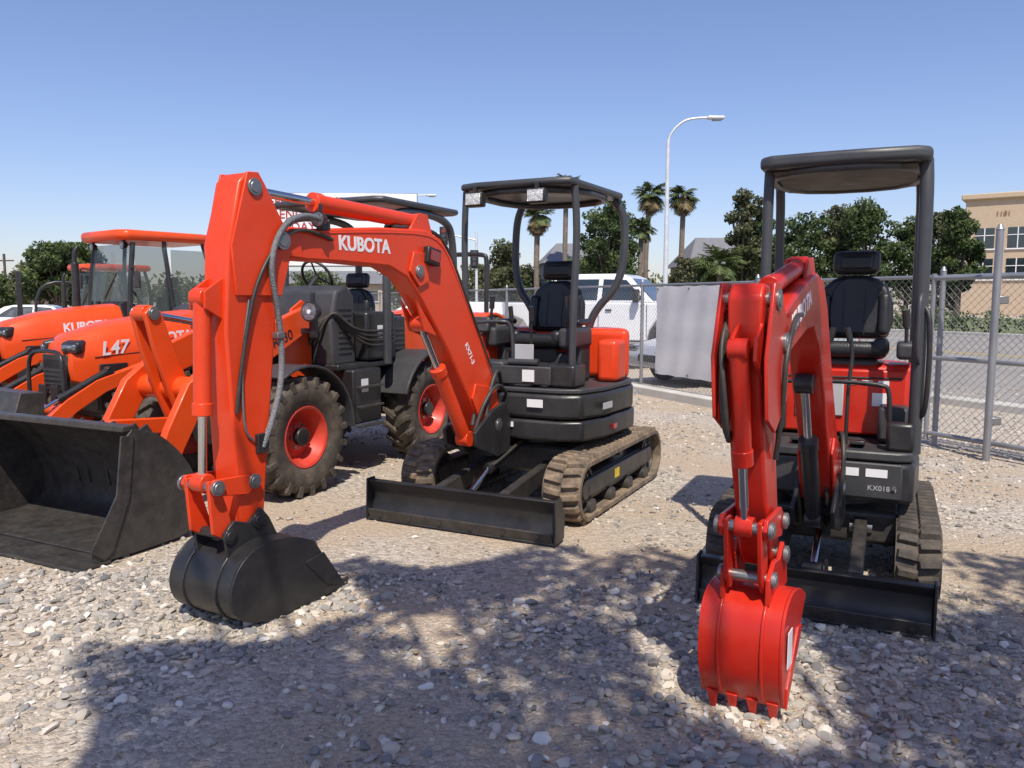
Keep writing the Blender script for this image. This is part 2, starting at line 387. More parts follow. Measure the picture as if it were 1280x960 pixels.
tube(E1,'front_post_left',[(.46,.46,.9),(.46,.46,1.4),(.42,.48,2.1),(.46,.47,Z)],.028,FRM,2)
tube(E1,'front_post_right',[(.40,-.42,1.32),(.50,-.44,1.5),(.50,-.45,2.1),(.50,-.43,Z)],.026,FRM,2)
tube(E1,'hand_rail',[(.44,-.42,1.3),(.56,-.40,1.42),(.56,-.1,1.44),(.50,-.02,1.42),(.50,-.02,.95)],.014,FRM,2)
tube(E1,'rear_hoop',[(-.42,-.22,1.25),(-.44,-.28,1.5),(-.5,-.5,1.75),(-.52,-.5,2.3),(-.5,-.42,Z)],.034,FRM,3)
tube(E1,'rear_hoop',[(-.42,.22,1.25),(-.44,.28,1.5),(-.5,.52,1.75),(-.52,.54,2.3),(-.5,.44,Z)],.034,FRM,3)
tube(E1,'rear_crossbar',[(-.43,-.26,1.42),(-.43,.26,1.42)],.02,FRM,0)
rectlight(E1,.64,-.28,Z-.08); rectlight(E1,.64,.24,Z-.08)
box(E1,'label',(.3,.692,.8),(.17,.003,.05),SIL,0,rot=(0,0,R(-4)))
text(E1,'decal_lettering','KUBOTA',.07,(-.45,.67,.82),SIL,0,'L')
box(E1,'label',(.672,.25,.83),(.003,.13,.06),WHT,0); box(E1,'label',(.672,.02,.66),(.003,.1,.04),WHT,0)
box(E1,'label',(.622,.17,1.03),(.003,.1,.09),WHT,0)
text(E1,'decal_lettering','7502847',.05,(.666,-.1,.8),SIL,0,'F')
box(E1,'reflector',(.15,.69,.62),(.08,.03,.04),REDL,.003)
box(E1,'label',(.1,.706,.24),(.1,.003,.07),YEL,0)
bl=Matrix.Rotation(-F1,4,'Z')@Vector((-.2-.25,5.98-6.65,0))
FB=math.atan2(-.86,-.51)
B1=empty('boom_assembly',(bl.x,bl.y,0),FB-F1,E1)
box(B1,'swing_bracket',(-.03,0,.60),(.2,.26,.22),BLK,.03)
for s in (-1,1): plate(B1,'swing_cheek',[(-.12,.46),(.06,.44),(.34,.56),(.36,.66),(.12,.8),(-.05,.84),(-.14,.7)],s*.13-.014,s*.13+.014,BLK,.006)
cyl(B1,'swing_pin',(-.08,0,.42),(-.08,0,.8),.05,BLD)
boom=[(-.05,.66),(.04,.6),(.14,.62),(.26,.80),(.60,1.27),(.90,1.62),(1.03,1.74),(1.2,1.80),(1.6,1.81),(2.0,1.81),(2.14,1.85),(2.17,1.92),(2.12,1.98),(1.85,1.98),(1.3,2.03),(.83,2.05),(.66,2.0),(.54,1.88),(.3,1.5),(-.04,.92),(-.08,.78)]
plate(B1,'boom',boom,-.08,.08,ORG,.014,3)
for s in (-1,1):
    plate(B1,'boom_foot_plate',[(-.07,.68),(.03,.58),(.14,.6),(.32,.9),(.28,1.0),(.0,.95)],s*.09-.008,s*.09+.008,ORG,.004)
    plate(B1,'boom_cyl_boss',[(.82,1.72),(.92,1.68),(1.02,1.78),(.98,1.9),(.86,1.9)],s*.09-.008,s*.09+.008,ORG,.004)
    plate(B1,'boom_end_plate',[(1.92,1.82),(2.1,1.83),(2.17,1.9),(2.12,1.97),(1.96,1.97)],s*.085-.006,s*.085+.006,ORG,.004)
    tube(B1,'weld_seam',[(-.03,s*.081,.95),(.31,s*.081,1.48),(.55,s*.081,1.85),(.67,s*.081,1.975),(.84,s*.081,2.02),(1.3,s*.081,2.0),(1.85,s*.081,1.955)],.0035,ORG,1,res=2)
pin(B1,.04,.68,.15,.033); pin(B1,.93,1.78,.115,.028); pin(B1,2.09,1.90,.13,.033)
hyd(B1,'boom_cylinder',(.28,.6),(.80,1.45),.62,.05,ORG,0)
for s in (-1,1): plate(B1,'cyl_lug',[(.7,1.36),(.84,1.4),(.92,1.6)],s*.06-.008,s*.06+.008,ORG,.002)
for s in (-1,1): plate(B1,'arm_cyl_bracket',[(.72,2.0),(.98,2.03),(.88,2.15),(.78,2.15)],s*.05-.008,s*.05+.008,ORG,.003)
hyd(B1,'arm_cylinder',(.83,2.10),(2.22,2.15),.66,.048,ORG,0)
arm=[(2.19,2.17),(2.21,2.21),(2.28,2.22),(2.33,2.17),(2.41,1.85),(2.44,1.45),(2.42,1.0),(2.40,.5),(2.36,.45),(2.28,.45),(2.24,.5),(2.18,1.0),(2.12,1.5),(2.05,1.76),(2.04,1.92),(2.14,2.02)]
plate(B1,'dipper_arm',arm,-.086,.086,ORG,.014,3)
for s in (-1,1):
    plate(B1,'arm_cheek',[(2.18,2.17),(2.22,2.225),(2.29,2.22),(2.40,1.86),(2.38,1.62),(2.09,1.62),(2.03,1.80),(2.03,1.93)],s*.094-.007,s*.094+.007,ORG,.004)
pin(B1,2.25,2.15,.115,.03)
for s in (-1,1): plate(B1,'bucket_cyl_bracket',[(2.40,1.72),(2.53,1.64),(2.53,1.56),(2.42,1.5)],s*.05-.008,s*.05+.008,ORG,.003)
hyd(B1,'bucket_cylinder',(2.5,1.61),(2.54,.72),.62,.042,ORG,0)
for s in (-1,1):
    plate(B1,'link_arm',[(2.30,.70),(2.36,.74),(2.56,.75),(2.58,.71),(2.56,.67),(2.36,.64)],s*.105-.009,s*.105+.009,ORG,.004)
    plate(B1,'bucket_link',[(2.52,.74),(2.58,.74),(2.56,.48),(2.48,.43),(2.44,.48)],s*.08-.011,s*.08+.011,ORG,.004)
    plate(B1,'bucket_ear',[(2.24,.50),(2.29,.56),(2.37,.5),(2.46,.53),(2.52,.48),(2.50,.34),(2.38,.28),(2.16,.34)],s*.11-.011,s*.11+.011,BLK,.004)
pin(B1,2.55,.71,.135,.026); pin(B1,2.32,.70,.125,.026); pin(B1,2.31,.5,.135,.028,BLK); pin(B1,2.49,.46,.135,.026,BLK)
bucket(B1,[(2.04,.34),(2.18,.40),(2.38,.42),(2.53,.35),(2.60,.2),(2.54,.06),(2.36,.01),(2.12,.0),(1.82,.03)],.43,BLK,4)
tube(B1,'hydraulic_hose',[(1.75,.1,2.02),(1.93,.12,2.05),(2.10,.125,1.98),(2.19,.12,1.78),(2.13,.12,1.52),(2.12,.12,1.2),(2.20,.115,.98),(2.25,.10,.86)],.016,HOG,3)
tube(B1,'hydraulic_hose',[(1.70,.09,1.93),(1.95,.11,1.98),(2.12,.115,1.9),(2.26,.112,1.7),(2.32,.105,1.5),(2.38,.098,1.2),(2.4,.095,1.05)],.010,HOS,3)
tube(B1,'steel_line',[(2.3,.093,1.6),(2.36,.093,1.3),(2.36,.093,.95),(2.3,.093,.9)],.007,STL,2)
box(B1,'hose_clamp',(2.25,.095,.88),(.07,.03,.1),BLK,.004); box(B1,'hose_clamp',(2.14,.118,1.42),(.05,.045,.03),STL,.004); box(B1,'hose_clamp',(1.78,.1,2.0),(.06,.05,.05),BLK,.004)
for k in (-.03,.03):
    tube(B1,'boom_hose',[(-.02,k,1.1),(.3,k,1.62),(.55,k,2.0),(.75,k,2.068),(1.1,k,2.05)],.013,HOS,3)
tube(B1,'base_hose',[(-.15,.05,.95),(-.02,.1,1.12),(.12,.1,.9),(.2,.12,.65)],.016,HOS,3)
tube(B1,'base_hose',[(-.15,-.05,.95),(0,.0,1.15),(.15,.05,1.0),(.27,.06,.7)],.016,HOS,3)
tube(B1,'base_hose',[(-.15,.09,.9),(.05,.14,1.0),(.22,.12,.85),(.3,.1,.66)],.014,HOS,3)
text(B1,'decal_lettering','KUBOTA',.112,(1.42,.0812,1.915),WHT,0,'L',off=.0035)
text(B1,'decal_lettering','KX71-3',.055,(.33,.0812,1.22),WHT,R(-58),'L',off=.001)
e=empty('boom_light',(.80,.085,1.88),0,B1); box(e,'housing',(0,.02,0),(.14,.05,.11),BLK,.012,rot=(0,R(-10),0)); box(e,'lens',(0,.048,0),(.10,.01,.07),REDL,.004,rot=(0,R(-10),0))
worklight(B1,1.82,.11,2.03,.2,.7)

# ================================================================== right excavator
F2=math.atan2(-.9,-.43)
E2=empty('mini_excavator',(1.98,4.9,0),F2)
for s in (-1,1): track(E2,'crawler_track',1.5,.2,.22,s*.49,RUD,s)
box(E2,'car_body',(0,0,.3),(.7,.8,.2),BLD,.03)
blade(E2,1.1,1.1,.26,.2,.34)
cyl(E2,'slew_ring',(0,0,.38),(0,0,.47),.28,BLD,32)
out=[(.42,-.42),(.46,-.36),(.46,.38),(.42,.46),(.1,.49),(-.25,.49)]
arc=[(-.25-.42*math.sin(a),.49*math.cos(a)) for a in [R(10*i) for i in range(1,18)]]
o2=out+arc+[(-.25,-.47),(.1,-.47)]
slab(E2,'lower_skirt',o2,.47,.70,BLK,.03,3)
slab(E2,'deck',[(p[0]*.98,p[1]*.98) for p in o2],.704,.76,PLA,.012)
h2=[(-.06,.45),(-.3,.47)]+[(-.25-.4*math.sin(a),.47*math.cos(a)) for a in [R(20*i) for i in range(1,9)]]+[(-.3,-.45),(-.06,-.43)]
slab(E2,'engine_hood',h2,.765,1.21,RED,.05,4)
box(E2,'front_panel',(-.03,0.01,.98),(.04,.80,.40),RED,.015)
tube(E2,'panel_groove',[(-.008,-.36,1.13),(-.008,.38,1.13)],.006,BLK,0)
box(E2,'manual_box',(-.002,-.08,1.0),(.015,.28,.22),SIL,.006)
box(E2,'label',(.008,-.08,.99),(.003,.12,.16),WHT,0)
box(E2,'label',(-.008,.26,1.0),(.003,.08,.08),WHT,0)
for k in range(3): box(E2,'warning_label',(-.008,.1+.09*k,1.10),(.003,.06,.03),WHT,0)
box(E2,'cylinder_cover_box',(.02,-.33,.90),(.1,.12,.22),PLA,.02); box(E2,'tool_box',(.1,.34,.88),(.2,.16,.2),PLA,.02)
seat(E2,-.22,1.23,.92,.08)
for s in (-1,1):
    box(E2,'console',(-.08,.03+s*.36,1.30),(.32,.10,.10),PLA,.025,segs=4)
    tube(E2,'joystick',[(.04,.03+s*.36,1.32),(.05,.03+s*.36,1.42),(.04,.03+s*.35,1.48)],.011,BLK)
    tube(E2,'joystick_grip',[(.045,.03+s*.36,1.44),(.05,.03+s*.35,1.54)],.022,BLK,0)
    tube(E2,'travel_lever',[(.26,.04+s*.055,.76),(.26,.04+s*.055,1.1),(.22,.04+s*.075,1.3),(.22,.04+s*.04,1.42)],.011,BLK,2)
    tube(E2,'travel_grip',[(.22,.04+s*.055,1.36),(.22,.04+s*.035,1.44)],.018,BLK,0)
    box(E2,'foot_pedal',(.32,s*.16,.78),(.13,.08,.02),BLK,.004,rot=(0,R(-12),0))
tube(E2,'handle_bar',[(.3,-.32,.78),(.3,-.32,1.08),(.3,-.28,1.13),(.3,.28,1.13),(.3,.32,1.08),(.3,.32,.78)],.013,BLK,2)
box(E2,'front_cover',(.468,.0,.60),(.02,.80,.2),PLA,.01)
for y,w in ((.12,.12),(.27,.11),(-.05,.06)): box(E2,'label',(.48,y,.645),(.003,w,.045),WHT,0)
for y in (-.3,.36): cyl(E2,'cover_bolt',(.475,y,.57),(.49,y,.57),.012,STL,8)
text(E2,'decal_lettering','KX018-4',.04,(.48,.3,.56),SIL,0,'F')
box(E2,'right_riser',(.36,.38,.84),(.1,.14,.16),BLK,.02); box(E2,'left_riser',(.36,-.36,.84),(.1,.14,.16),BLK,.02)
Z=2.34; yl=-.375
tube(E2,'canopy_post',[(.35,.45,.75),(.35,.45,1.5),(.33,.45,2.2),(.3,.44,Z+.02)],.036,FRM,2)
tube(E2,'canopy_post',[(.35,yl,.75),(.35,yl,1.5),(.33,yl,2.2),(.3,yl,Z+.02)],.030,FRM,2)
tube(E2,'canopy_post',[(-.5,.45,1.15),(-.52,.45,1.7),(-.5,.45,2.2),(-.45,.44,Z)],.036,FRM,2)
tube(E2,'canopy_post',[(-.5,-.41,1.15),(-.52,-.41,1.7),(-.5,-.41,2.2),(-.45,-.41,Z)],.030,FRM,2)
tube(E2,'grab_handle',[(.37,.45,1.25),(.42,.44,1.28),(.42,.44,1.6),(.37,.45,1.63)],.012,FRM,2)
tube(E2,'grab_handle',[(.36,.47,.95),(.40,.50,1.0),(.40,.50,1.5),(.36,.47,1.56)],.014,BLK,2)
slab(E2,'canopy_roof',[(.40,-.42),(.46,-.36),(.48,-.1),(.48,.14),(.46,.40),(.40,.47),(-.58,.48),(-.62,.44),(-.62,-.38),(-.58,-.42)],Z+.00,Z+.075,FRM,.03,5)
slab(E2,'roof_lining',[(.36,-.35),(.36,.40),(-.56,.42),(-.56,-.37)],Z-.018,Z-.003,mat('roof_lining_brown',(.05,.04,.032),.7,dust=.3),.005)
tube(E2,'roof_rim',[(.42,-.39,Z-.01),(.42,.44,Z-.01),(-.58,.45,Z-.01),(-.58,-.40,Z-.01)],.026,FRM,2,True)
bl=Matrix.Rotation(-F2,4,'Z')@Vector((1.72-1.98,4.36-4.9,0))
FB2=math.atan2(-.862,-.507)
B2=empty('boom_assembly',(bl.x,bl.y,0),FB2-F2,E2)
box(B2,'swing_bracket',(-.06,0,.48),(.18,.22,.2),BLK,.03)
for s in (-1,1): plate(B2,'swing_cheek',[(-.12,.38),(.03,.34),(.24,.4),(.28,.5),(.1,.66),(-.08,.68)],s*.10-.012,s*.10+.012,BLK,.006)
cyl(B2,'swing_pin',(-.08,0,.34),(-.08,0,.66),.045,BLD)
boom2=[(-.05,.56),(.03,.51),(.1,.54),(.2,.7),(.48,1.10),(.68,1.38),(.82,1.48),(1.0,1.47),(1.3,1.40),(1.52,1.35),(1.62,1.37),(1.65,1.45),(1.60,1.51),(1.3,1.61),(1.0,1.69),(.8,1.72),(.64,1.69),(.5,1.56),(.25,1.17),(-.04,.78),(-.07,.65)]
plate(B2,'boom',boom2,-.075,.075,RED,.014,3)
pin(B2,.03,.58,.13,.03); pin(B2,1.57,1.44,.115,.028)
for s in (-1,1):
    plate(B2,'boom_foot_plate',[(-.05,.58),(.03,.5),(.11,.52),(.26,.8),(.2,.88),(.0,.82)],s*.083-.007,s*.083+.007,RED,.004)
    plate(B2,'arm_cyl_bracket',[(.72,1.69),(.98,1.67),(.9,1.78),(.8,1.79)],s*.045-.008,s*.045+.008,RED,.003)
hyd(B2,'boom_cylinder',(.22,.44),(.62,1.2),.6,.042,BLK,0)
hyd(B2,'arm_cylinder',(.85,1.75),(1.70,1.60),.66,.038,RED,0)
arm2=[(1.63,1.59),(1.66,1.65),(1.74,1.66),(1.78,1.61),(1.76,1.30),(1.67,.98),(1.51,.60),(1.47,.55),(1.40,.55),(1.36,.60),(1.46,.95),(1.52,1.22),(1.50,1.38),(1.53,1.50)]
plate(B2,'dipper_arm',arm2,-.062,.062,RED,.012,3)
for s in (-1,1): plate(B2,'arm_cheek',[(1.63,1.6),(1.67,1.665),(1.75,1.66),(1.84,1.40),(1.80,1.18),(1.68,1.12),(1.50,1.22),(1.48,1.38),(1.51,1.50)],s*.092-.007,s*.092+.007,RED,.004)
pin(B2,1.70,1.60,.11,.027)
for s in (-1,1): plate(B2,'bucket_cyl_bracket',[(1.77,1.52),(1.86,1.47),(1.86,1.39),(1.76,1.32)],s*.04-.007+.02,s*.04+.007+.02,RED,.003)
hyd(B2,'bucket_cylinder',(1.84,1.43),(1.68,.76),.62,.034,RED,0.0)
for s in (-1,1):
    plate(B2,'link_arm',[(1.42,.75),(1.48,.80),(1.70,.80),(1.72,.76),(1.70,.72),(1.46,.68)],s*.082-.009,s*.082+.009,RED,.004)
    plate(B2,'bucket_link',[(1.65,.79),(1.72,.79),(1.69,.56),(1.64,.50),(1.58,.54)],s*.062-.009,s*.062+.009,RED,.004)
    plate(B2,'bucket_ear',[(1.38,.60),(1.43,.65),(1.49,.60),(1.58,.61),(1.66,.56),(1.66,.46),(1.5,.44),(1.34,.46)],s*.085-.009,s*.085+.009,RED,.004)
pin(B2,1.69,.76,.112,.022); pin(B2,1.45,.74,.112,.022); pin(B2,1.43,.60,.115,.024); pin(B2,1.62,.55,.112,.022)
bucket(B2,[(1.28,.40),(1.38,.46),(1.55,.50),(1.68,.45),(1.715,.33),(1.705,.20),(1.67,.12),(1.635,.065)],.29,RED,4,tdir=(-.25,-1))
for i in range(4):
    tube(B2,'hydraulic_hose',[(1.5,-.055,1.56),(1.70,-.060-.004*i,1.56),(1.81+.006*i,-.064-.002*i,1.44),(1.83+.006*i,-.062+.006*i,1.28),(1.78+.006*i,-.058+.006*i,1.12-.012*i),(1.70,-.06,1.10),(1.62,-.07,1.2)],.009,HOS,3)
tube(B2,'hydraulic_hose',[(1.3,-.085,1.52),(1.45,-.11,1.54),(1.60,-.115,1.42),(1.62,-.11,1.2),(1.55,-.075,1.0)],.010,HOS,3)
tube(B2,'hydraulic_hose',[(1.2,.085,1.54),(1.45,.11,1.54),(1.62,.115,1.4),(1.6,.105,1.2),(1.55,.075,1.0)],.010,HOS,3)
for k in (-.03,.0,.03):
    tube(B2,'boom_hose',[(-.08,k,.8),(.2,k,1.26),(.5,k,1.66),(.7,k,1.735),(.95,k,1.72)],.011,HOS,3)
    tube(B2,'base_hose',[(-.16,k*2,.7),(-.02,k*3,.92),(.14,k*3+.04,.75),(.12,k*2+.05,.5)],.012,HOS,3)
text(B2,'decal_lettering','KUBOTA',.10,(1.14,.0762,1.555),WHT,R(16),'L',off=.003)
box(B2,'label',(1.62,.166,.30),(.07,.003,.14),WHT,0)

# ================================================================== wheels
def wheel(P,name,c,Rr,w,rimR,rim,sgn,tm=TYR,lug=20,lugh=.03):
    e=empty(name,c,parent=P); h=w/2
    lathe(e,'tyre',[(rimR,-h*.75),(rimR+.02,-h*.85),(Rr*.72,-h*1.0),(Rr*.88,-h*.98),(Rr-lugh,-h*.8),(Rr-lugh*.8,0),(Rr-lugh,h*.8),(Rr*.88,h*.98),(Rr*.72,h*1.0),(rimR+.02,h*.85),(rimR,h*.75)],(0,0,0),tm,48,50)
    mb=MB()
    for i in range(lug):
        for s in (-1,1):
            a=2*math.pi*(i+(.5 if s>0 else 0))/lug
            M=Matrix.Rotation(-a,4,'Y')@Matrix.Translation((Rr-lugh*.6,s*h*.42,0))@Matrix.Rotation(R(35)*s,4,'X')@Matrix.Rotation(math.pi/2,4,'Y')
            mb.box(M,(.055*Rr/.5,h*1.05,lugh*1.6),.8)
            M=Matrix.Rotation(-a-.09*1,4,'Y')@Matrix.Translation((Rr-lugh*1.4,s*h*.9,0))@Matrix.Rotation(math.pi/2,4,'Y')
            mb.box(M,(.055*Rr/.5,h*.22,lugh*3),.8)
    mb.make(e,'tread_lugs',tm,.004)
    o=sgn
    pr=[(0,.30),(.22,.30),(.25,.26),(.45,.22),(.55,.05),(.72,.02),(.80,.30),(.88,.55),(.93,.78),(1.0,.84),(1.03,.80),(1.03,.6)]
    lathe(e,'rim',[(r*rimR,o*y*h) for r,y in pr],(0,0,0),rim,40)
    lathe(e,'rim_back',[(1.03*rimR,o*.6*h),(1.0*rimR,-o*.8*h),(.3*rimR,-o*.5*h),(0,-o*.5*h)],(0,0,0),rim,32)
    cyl(e,'hub',(0,o*h*.25,0),(0,o*h*.62,0),rimR*.3,BLK,20,bevel=.01)
    for i in range(6):
        a=math.pi*i/3
        cyl(e,'wheel_nut',(rimR*.4*math.cos(a),o*h*.2,rimR*.4*math.sin(a)),(rimR*.4*math.cos(a),o*h*.34,rimR*.4*math.sin(a)),rimR*.05,STL,6)
    return e

# ================================================================== wheel loader
FW=math.atan2(-.893,-.45)
WL=empty('wheel_loader',(-2.37,6.78,0),FW)
WR=mat('wheel_red_paint',(.58,.025,.008),.4,dust=.2,coat=.15)
for s in (-1,1):
    wheel(WL,'front_wheel',(0,s*.66,.49),.49,.31,.25,WR,s)
    wheel(WL,'rear_wheel',(-1.9,s*.66,.49),.49,.31,.25,WR,s)
    arcp=[(.58*math.cos(R(a)),.5+.58*math.sin(R(a))) for a in range(60,181,10)]
    inn=[(.56*math.cos(R(a)),.5+.56*math.sin(R(a))) for a in range(180,59,-10)]
    plate(WL,'front_fender',arcp+inn,s*.66-.17,s*.66+.17,PLA,.006)
    arcp=[(-1.9+.60*math.cos(R(a)),.5+.60*math.sin(R(a))) for a in range(20,161,10)]
    inn=[(-1.9+.57*math.cos(R(a)),.5+.57*math.sin(R(a))) for a in range(160,19,-10)]
    plate(WL,'rear_fender',arcp+inn,s*.66-.19,s*.66+.19,PLA,.006)
cyl(WL,'front_axle',(0,-.6,.49),(0,.6,.49),.09,BLD); cyl(WL,'rear_axle',(-1.9,-.6,.49),(-1.9,.6,.49),.09,BLD)
plate(WL,'front_frame',[(.25,.4),(.35,.75),(-.1,1.15),(-.45,1.45),(-.62,1.45),(-.66,.45)],-.22,.22,BLD,.02)
plate(WL,'rear_frame',[(-.72,.4),(-.72,.85),(-2.6,.85),(-2.6,.5)],-.36,.36,BLD,.02)
box(WL,'step_box',(-.98,.52,.72),(.42,.3,.5),BLK,.02); box(WL,'step_box',(-.98,-.52,.72),(.42,.3,.5),BLK,.02)
for k in range(3): box(WL,'step_tread',(-.98,.69,.45+.18*k),(.36,.06,.02),BLD,.003)
box(WL,'operator_platform',(-1.1,0,.99),(.85,1.15,.06),BLK,.015)
plate(WL,'dash_cowl',[(-.70,1.0),(-.68,1.4),(-.76,1.68),(-.92,1.74),(-1.02,1.64),(-1.04,1.0)],-.33,.50,PLA,.03,3)
box(WL,'side_cabinet',(-1.32,.46,1.26),(.46,.26,.46),BLK,.03); box(WL,'side_cabinet',(-1.32,-.46,1.26),(.46,.26,.46),BLK,.03)
for k in range(4): tube(WL,'loader_hose',[(-.62,.2+.05*k,1.2),(-.68,.36+.05*k,1.45+.03*k),(-.85,.52+.02*k,1.35),(-1.1,.60,1.15+.05*k),(-1.5,.60,1.2+.04*k)],.014,HOS,3)
plate(WL,'radiator_guard',[(-1.56,.88),(-1.56,1.40),(-1.92,1.44),(-1.92,.88)],-.46,.46,BLK,.03)
plate(WL,'engine_hood',[(-1.93,.88),(-1.93,1.46),(-2.45,1.38),(-2.68,1.22),(-2.7,.7),(-2.5,.6)],-.42,.42,TOR,.04,4)
for k in range(8): box(WL,'guard_louvre',(-1.74,.464,.96+.05*k),(.28,.01,.022),BLD,.002)
for k in range(9): box(WL,'cowl_louvre',(-.87,.503,1.12+.05*k),(.18,.01,.018),BLD,.002)
seat(WL,-1.45,1.2,.9)
tube(WL,'steering_wheel',[(-1.10+.17*math.cos(a)*.5,.17*math.sin(a),1.82+.17*math.cos(a)*.87) for a in [2*math.pi*i/16 for i in range(16)]],.014,BLK,1,True)
cyl(WL,'steering_column',(-.92,0,1.66),(-1.10,0,1.82),.025,BLK)
for a in (0,2.1,4.2): cyl(WL,'wheel_spoke',(-1.1,0,1.82),(-1.10+.08*math.cos(a),.16*math.sin(a),1.82+.14*math.cos(a)),.009,BLK,8)
Z=2.46
for y in (.70,-.56):
    tube(WL,'rops_frame',[(-1.25,y,1.0),(-1.25,y,1.7),(-1.28,y,2.2),(-1.35,y,Z),(-2.35,y,Z),(-2.48,y,2.2),(-2.48,y,1.6),(-2.3,y*.8,1.0)],.040,FRM,3)
slab(WL,'canopy_roof',[(-1.16,-.60),(-1.1,-.52),(-1.1,.66),(-1.16,.76),(-2.5,.76),(-2.58,.66),(-2.58,-.52),(-2.5,-.60)],Z+.035,Z+.095,FRM,.028,4)
la=[(-.62,1.5),(-.5,1.54),(0,1.38),(.45,1.22),(.8,.98),(1.0,.66),(1.14,.36),(1.12,.26),(1.0,.24),(.86,.5),(.66,.8),(.36,.98),(-.1,1.12),(-.6,1.36)]
for s in (-1,1):
    plate(WL,'lift_arm',la,s*.34-.035,s*.34+.035,TOR,.01,3)
    hyd(WL,'lift_cylinder',(-.3,.62),(.45,1.02),.6,.05,TOR,s*.25)
    pin(WL,1.08,.31,.42,.035)
    plate(WL,'mast_plate',[(-.66,.8),(-.68,1.52),(-.56,1.6),(-.42,1.52),(-.25,1.0)],s*.27-.012,s*.27+.012,TOR,.005)
cyl(WL,'arm_crosstube',(.62,-.34,.92),(.62,.34,.92),.09,TOR,20)
for s in (-1,1): plate(WL,'bell_crank',[(.48,.62),(.60,.58),(.74,.9),(.86,1.25),(.92,1.5),(.86,1.56),(.78,1.52),(.66,1.2),(.52,.9)],s*.07-.02,s*.07+.02,TOR,.008)
pin(WL,.85,1.5,.11,.035)
hyd(WL,'tilt_cylinder',(-.35,1.3),(.86,1.5),.6,.055,TOR,0)
plate(WL,'bucket_link',[(.5,.62),(.56,.56),(1.20,.62),(1.26,.68),(1.20,.74),(.54,.68)],-.03,.03,TOR,.01)
box(WL,'headlight_post',(-.45,.5,1.42),(.06,.06,.3),BLK,.01)
box(WL,'headlight_arm',(-.45,.4,1.33),(.05,.25,.05),BLK,.01)
worklight(WL,-.40,.52,1.5,.1,1.35); worklight(WL,-.40,-.52,1.5,-.1,1.35)
text(WL,'decal_lettering','R430',.12,(-.2,.377,1.27),BLK,R(18),'L',off=.002)
box(WL,'warning_label',(-.93,.672,.82),(.1,.003,.12),WHT,0)
box(WL,'warning_label',(-1.3,.592,1.3),(.1,.003,.12),WHT,0)
box(WL,'label',(-.42,.283,1.4),(.12,.003,.1),YEL,0)
LB=empty('loader_bucket',parent=WL); W=1.66; th=.016
cv=chaikin([(1.66,0,.80),(1.48,0,.76),(1.28,0,.58),(1.16,0,.36),(1.14,0,.14),(1.26,0,.03),(1.5,0,.02),(1.96,0,.02)],3)
n=len(cv); v=[];f=[]
for i,p in enumerate(cv):
    t=(cv[min(i+1,n-1)]-cv[max(i-1,0)]).normalized(); nr=Vector((-t.z,0,t.x))
    for o in (0,th):
        q=p+nr*o
        for y in (-W/2,W/2): v.append((q.x,y,q.z))
for i in range(n-1):
    a=4*i;b=4*i+4
    for p,q in ((0,1),(1,3),(3,2),(2,0)): f.append((a+p,a+q,b+q,b+p))
f+= [(0,1,3,2),(4*n-4,4*n-3,4*n-1,4*n-2)]
mesh_obj(LB,'shell',v,f,BLD)
side=[(p.x,p.z) for p in cv]+[(1.97,.09),(1.78,.40),(1.72,.74)]
for s in (-1,1):
    plate(LB,'side_plate',side,s*W/2-.008+s*.009,s*W/2+.008+s*.009,BLD,.003)
    plate(LB,'side_edge',[(1.90,.03),(1.99,.10),(1.80,.41),(1.75,.77),(1.66,.76),(1.71,.38),(1.84,.08)],s*(W/2+.024)-.006,s*(W/2+.024)+.006,BLD,.003)
box(LB,'cutting_edge',(1.97,0,.018),(.22,W+.06,.02),BLD,.004)
box(LB,'edge_strip',(1.84,0,.045),(.05,W-.02,.012),BLD,.003)
box(LB,'top_spill_guard',(1.68,0,.805),(.09,W+.02,.04),BLD,.008)
for s in (-.34,.34,0): 
    for d in (-.06,.06): plate(LB,'hinge_ear',[(1.0,.24),(1.1,.2),(1.18,.25),(1.22,.5),(1.32,.68),(1.20,.74),(1.04,.5)],s+d-.01,s+d+.01,BLD,.004)

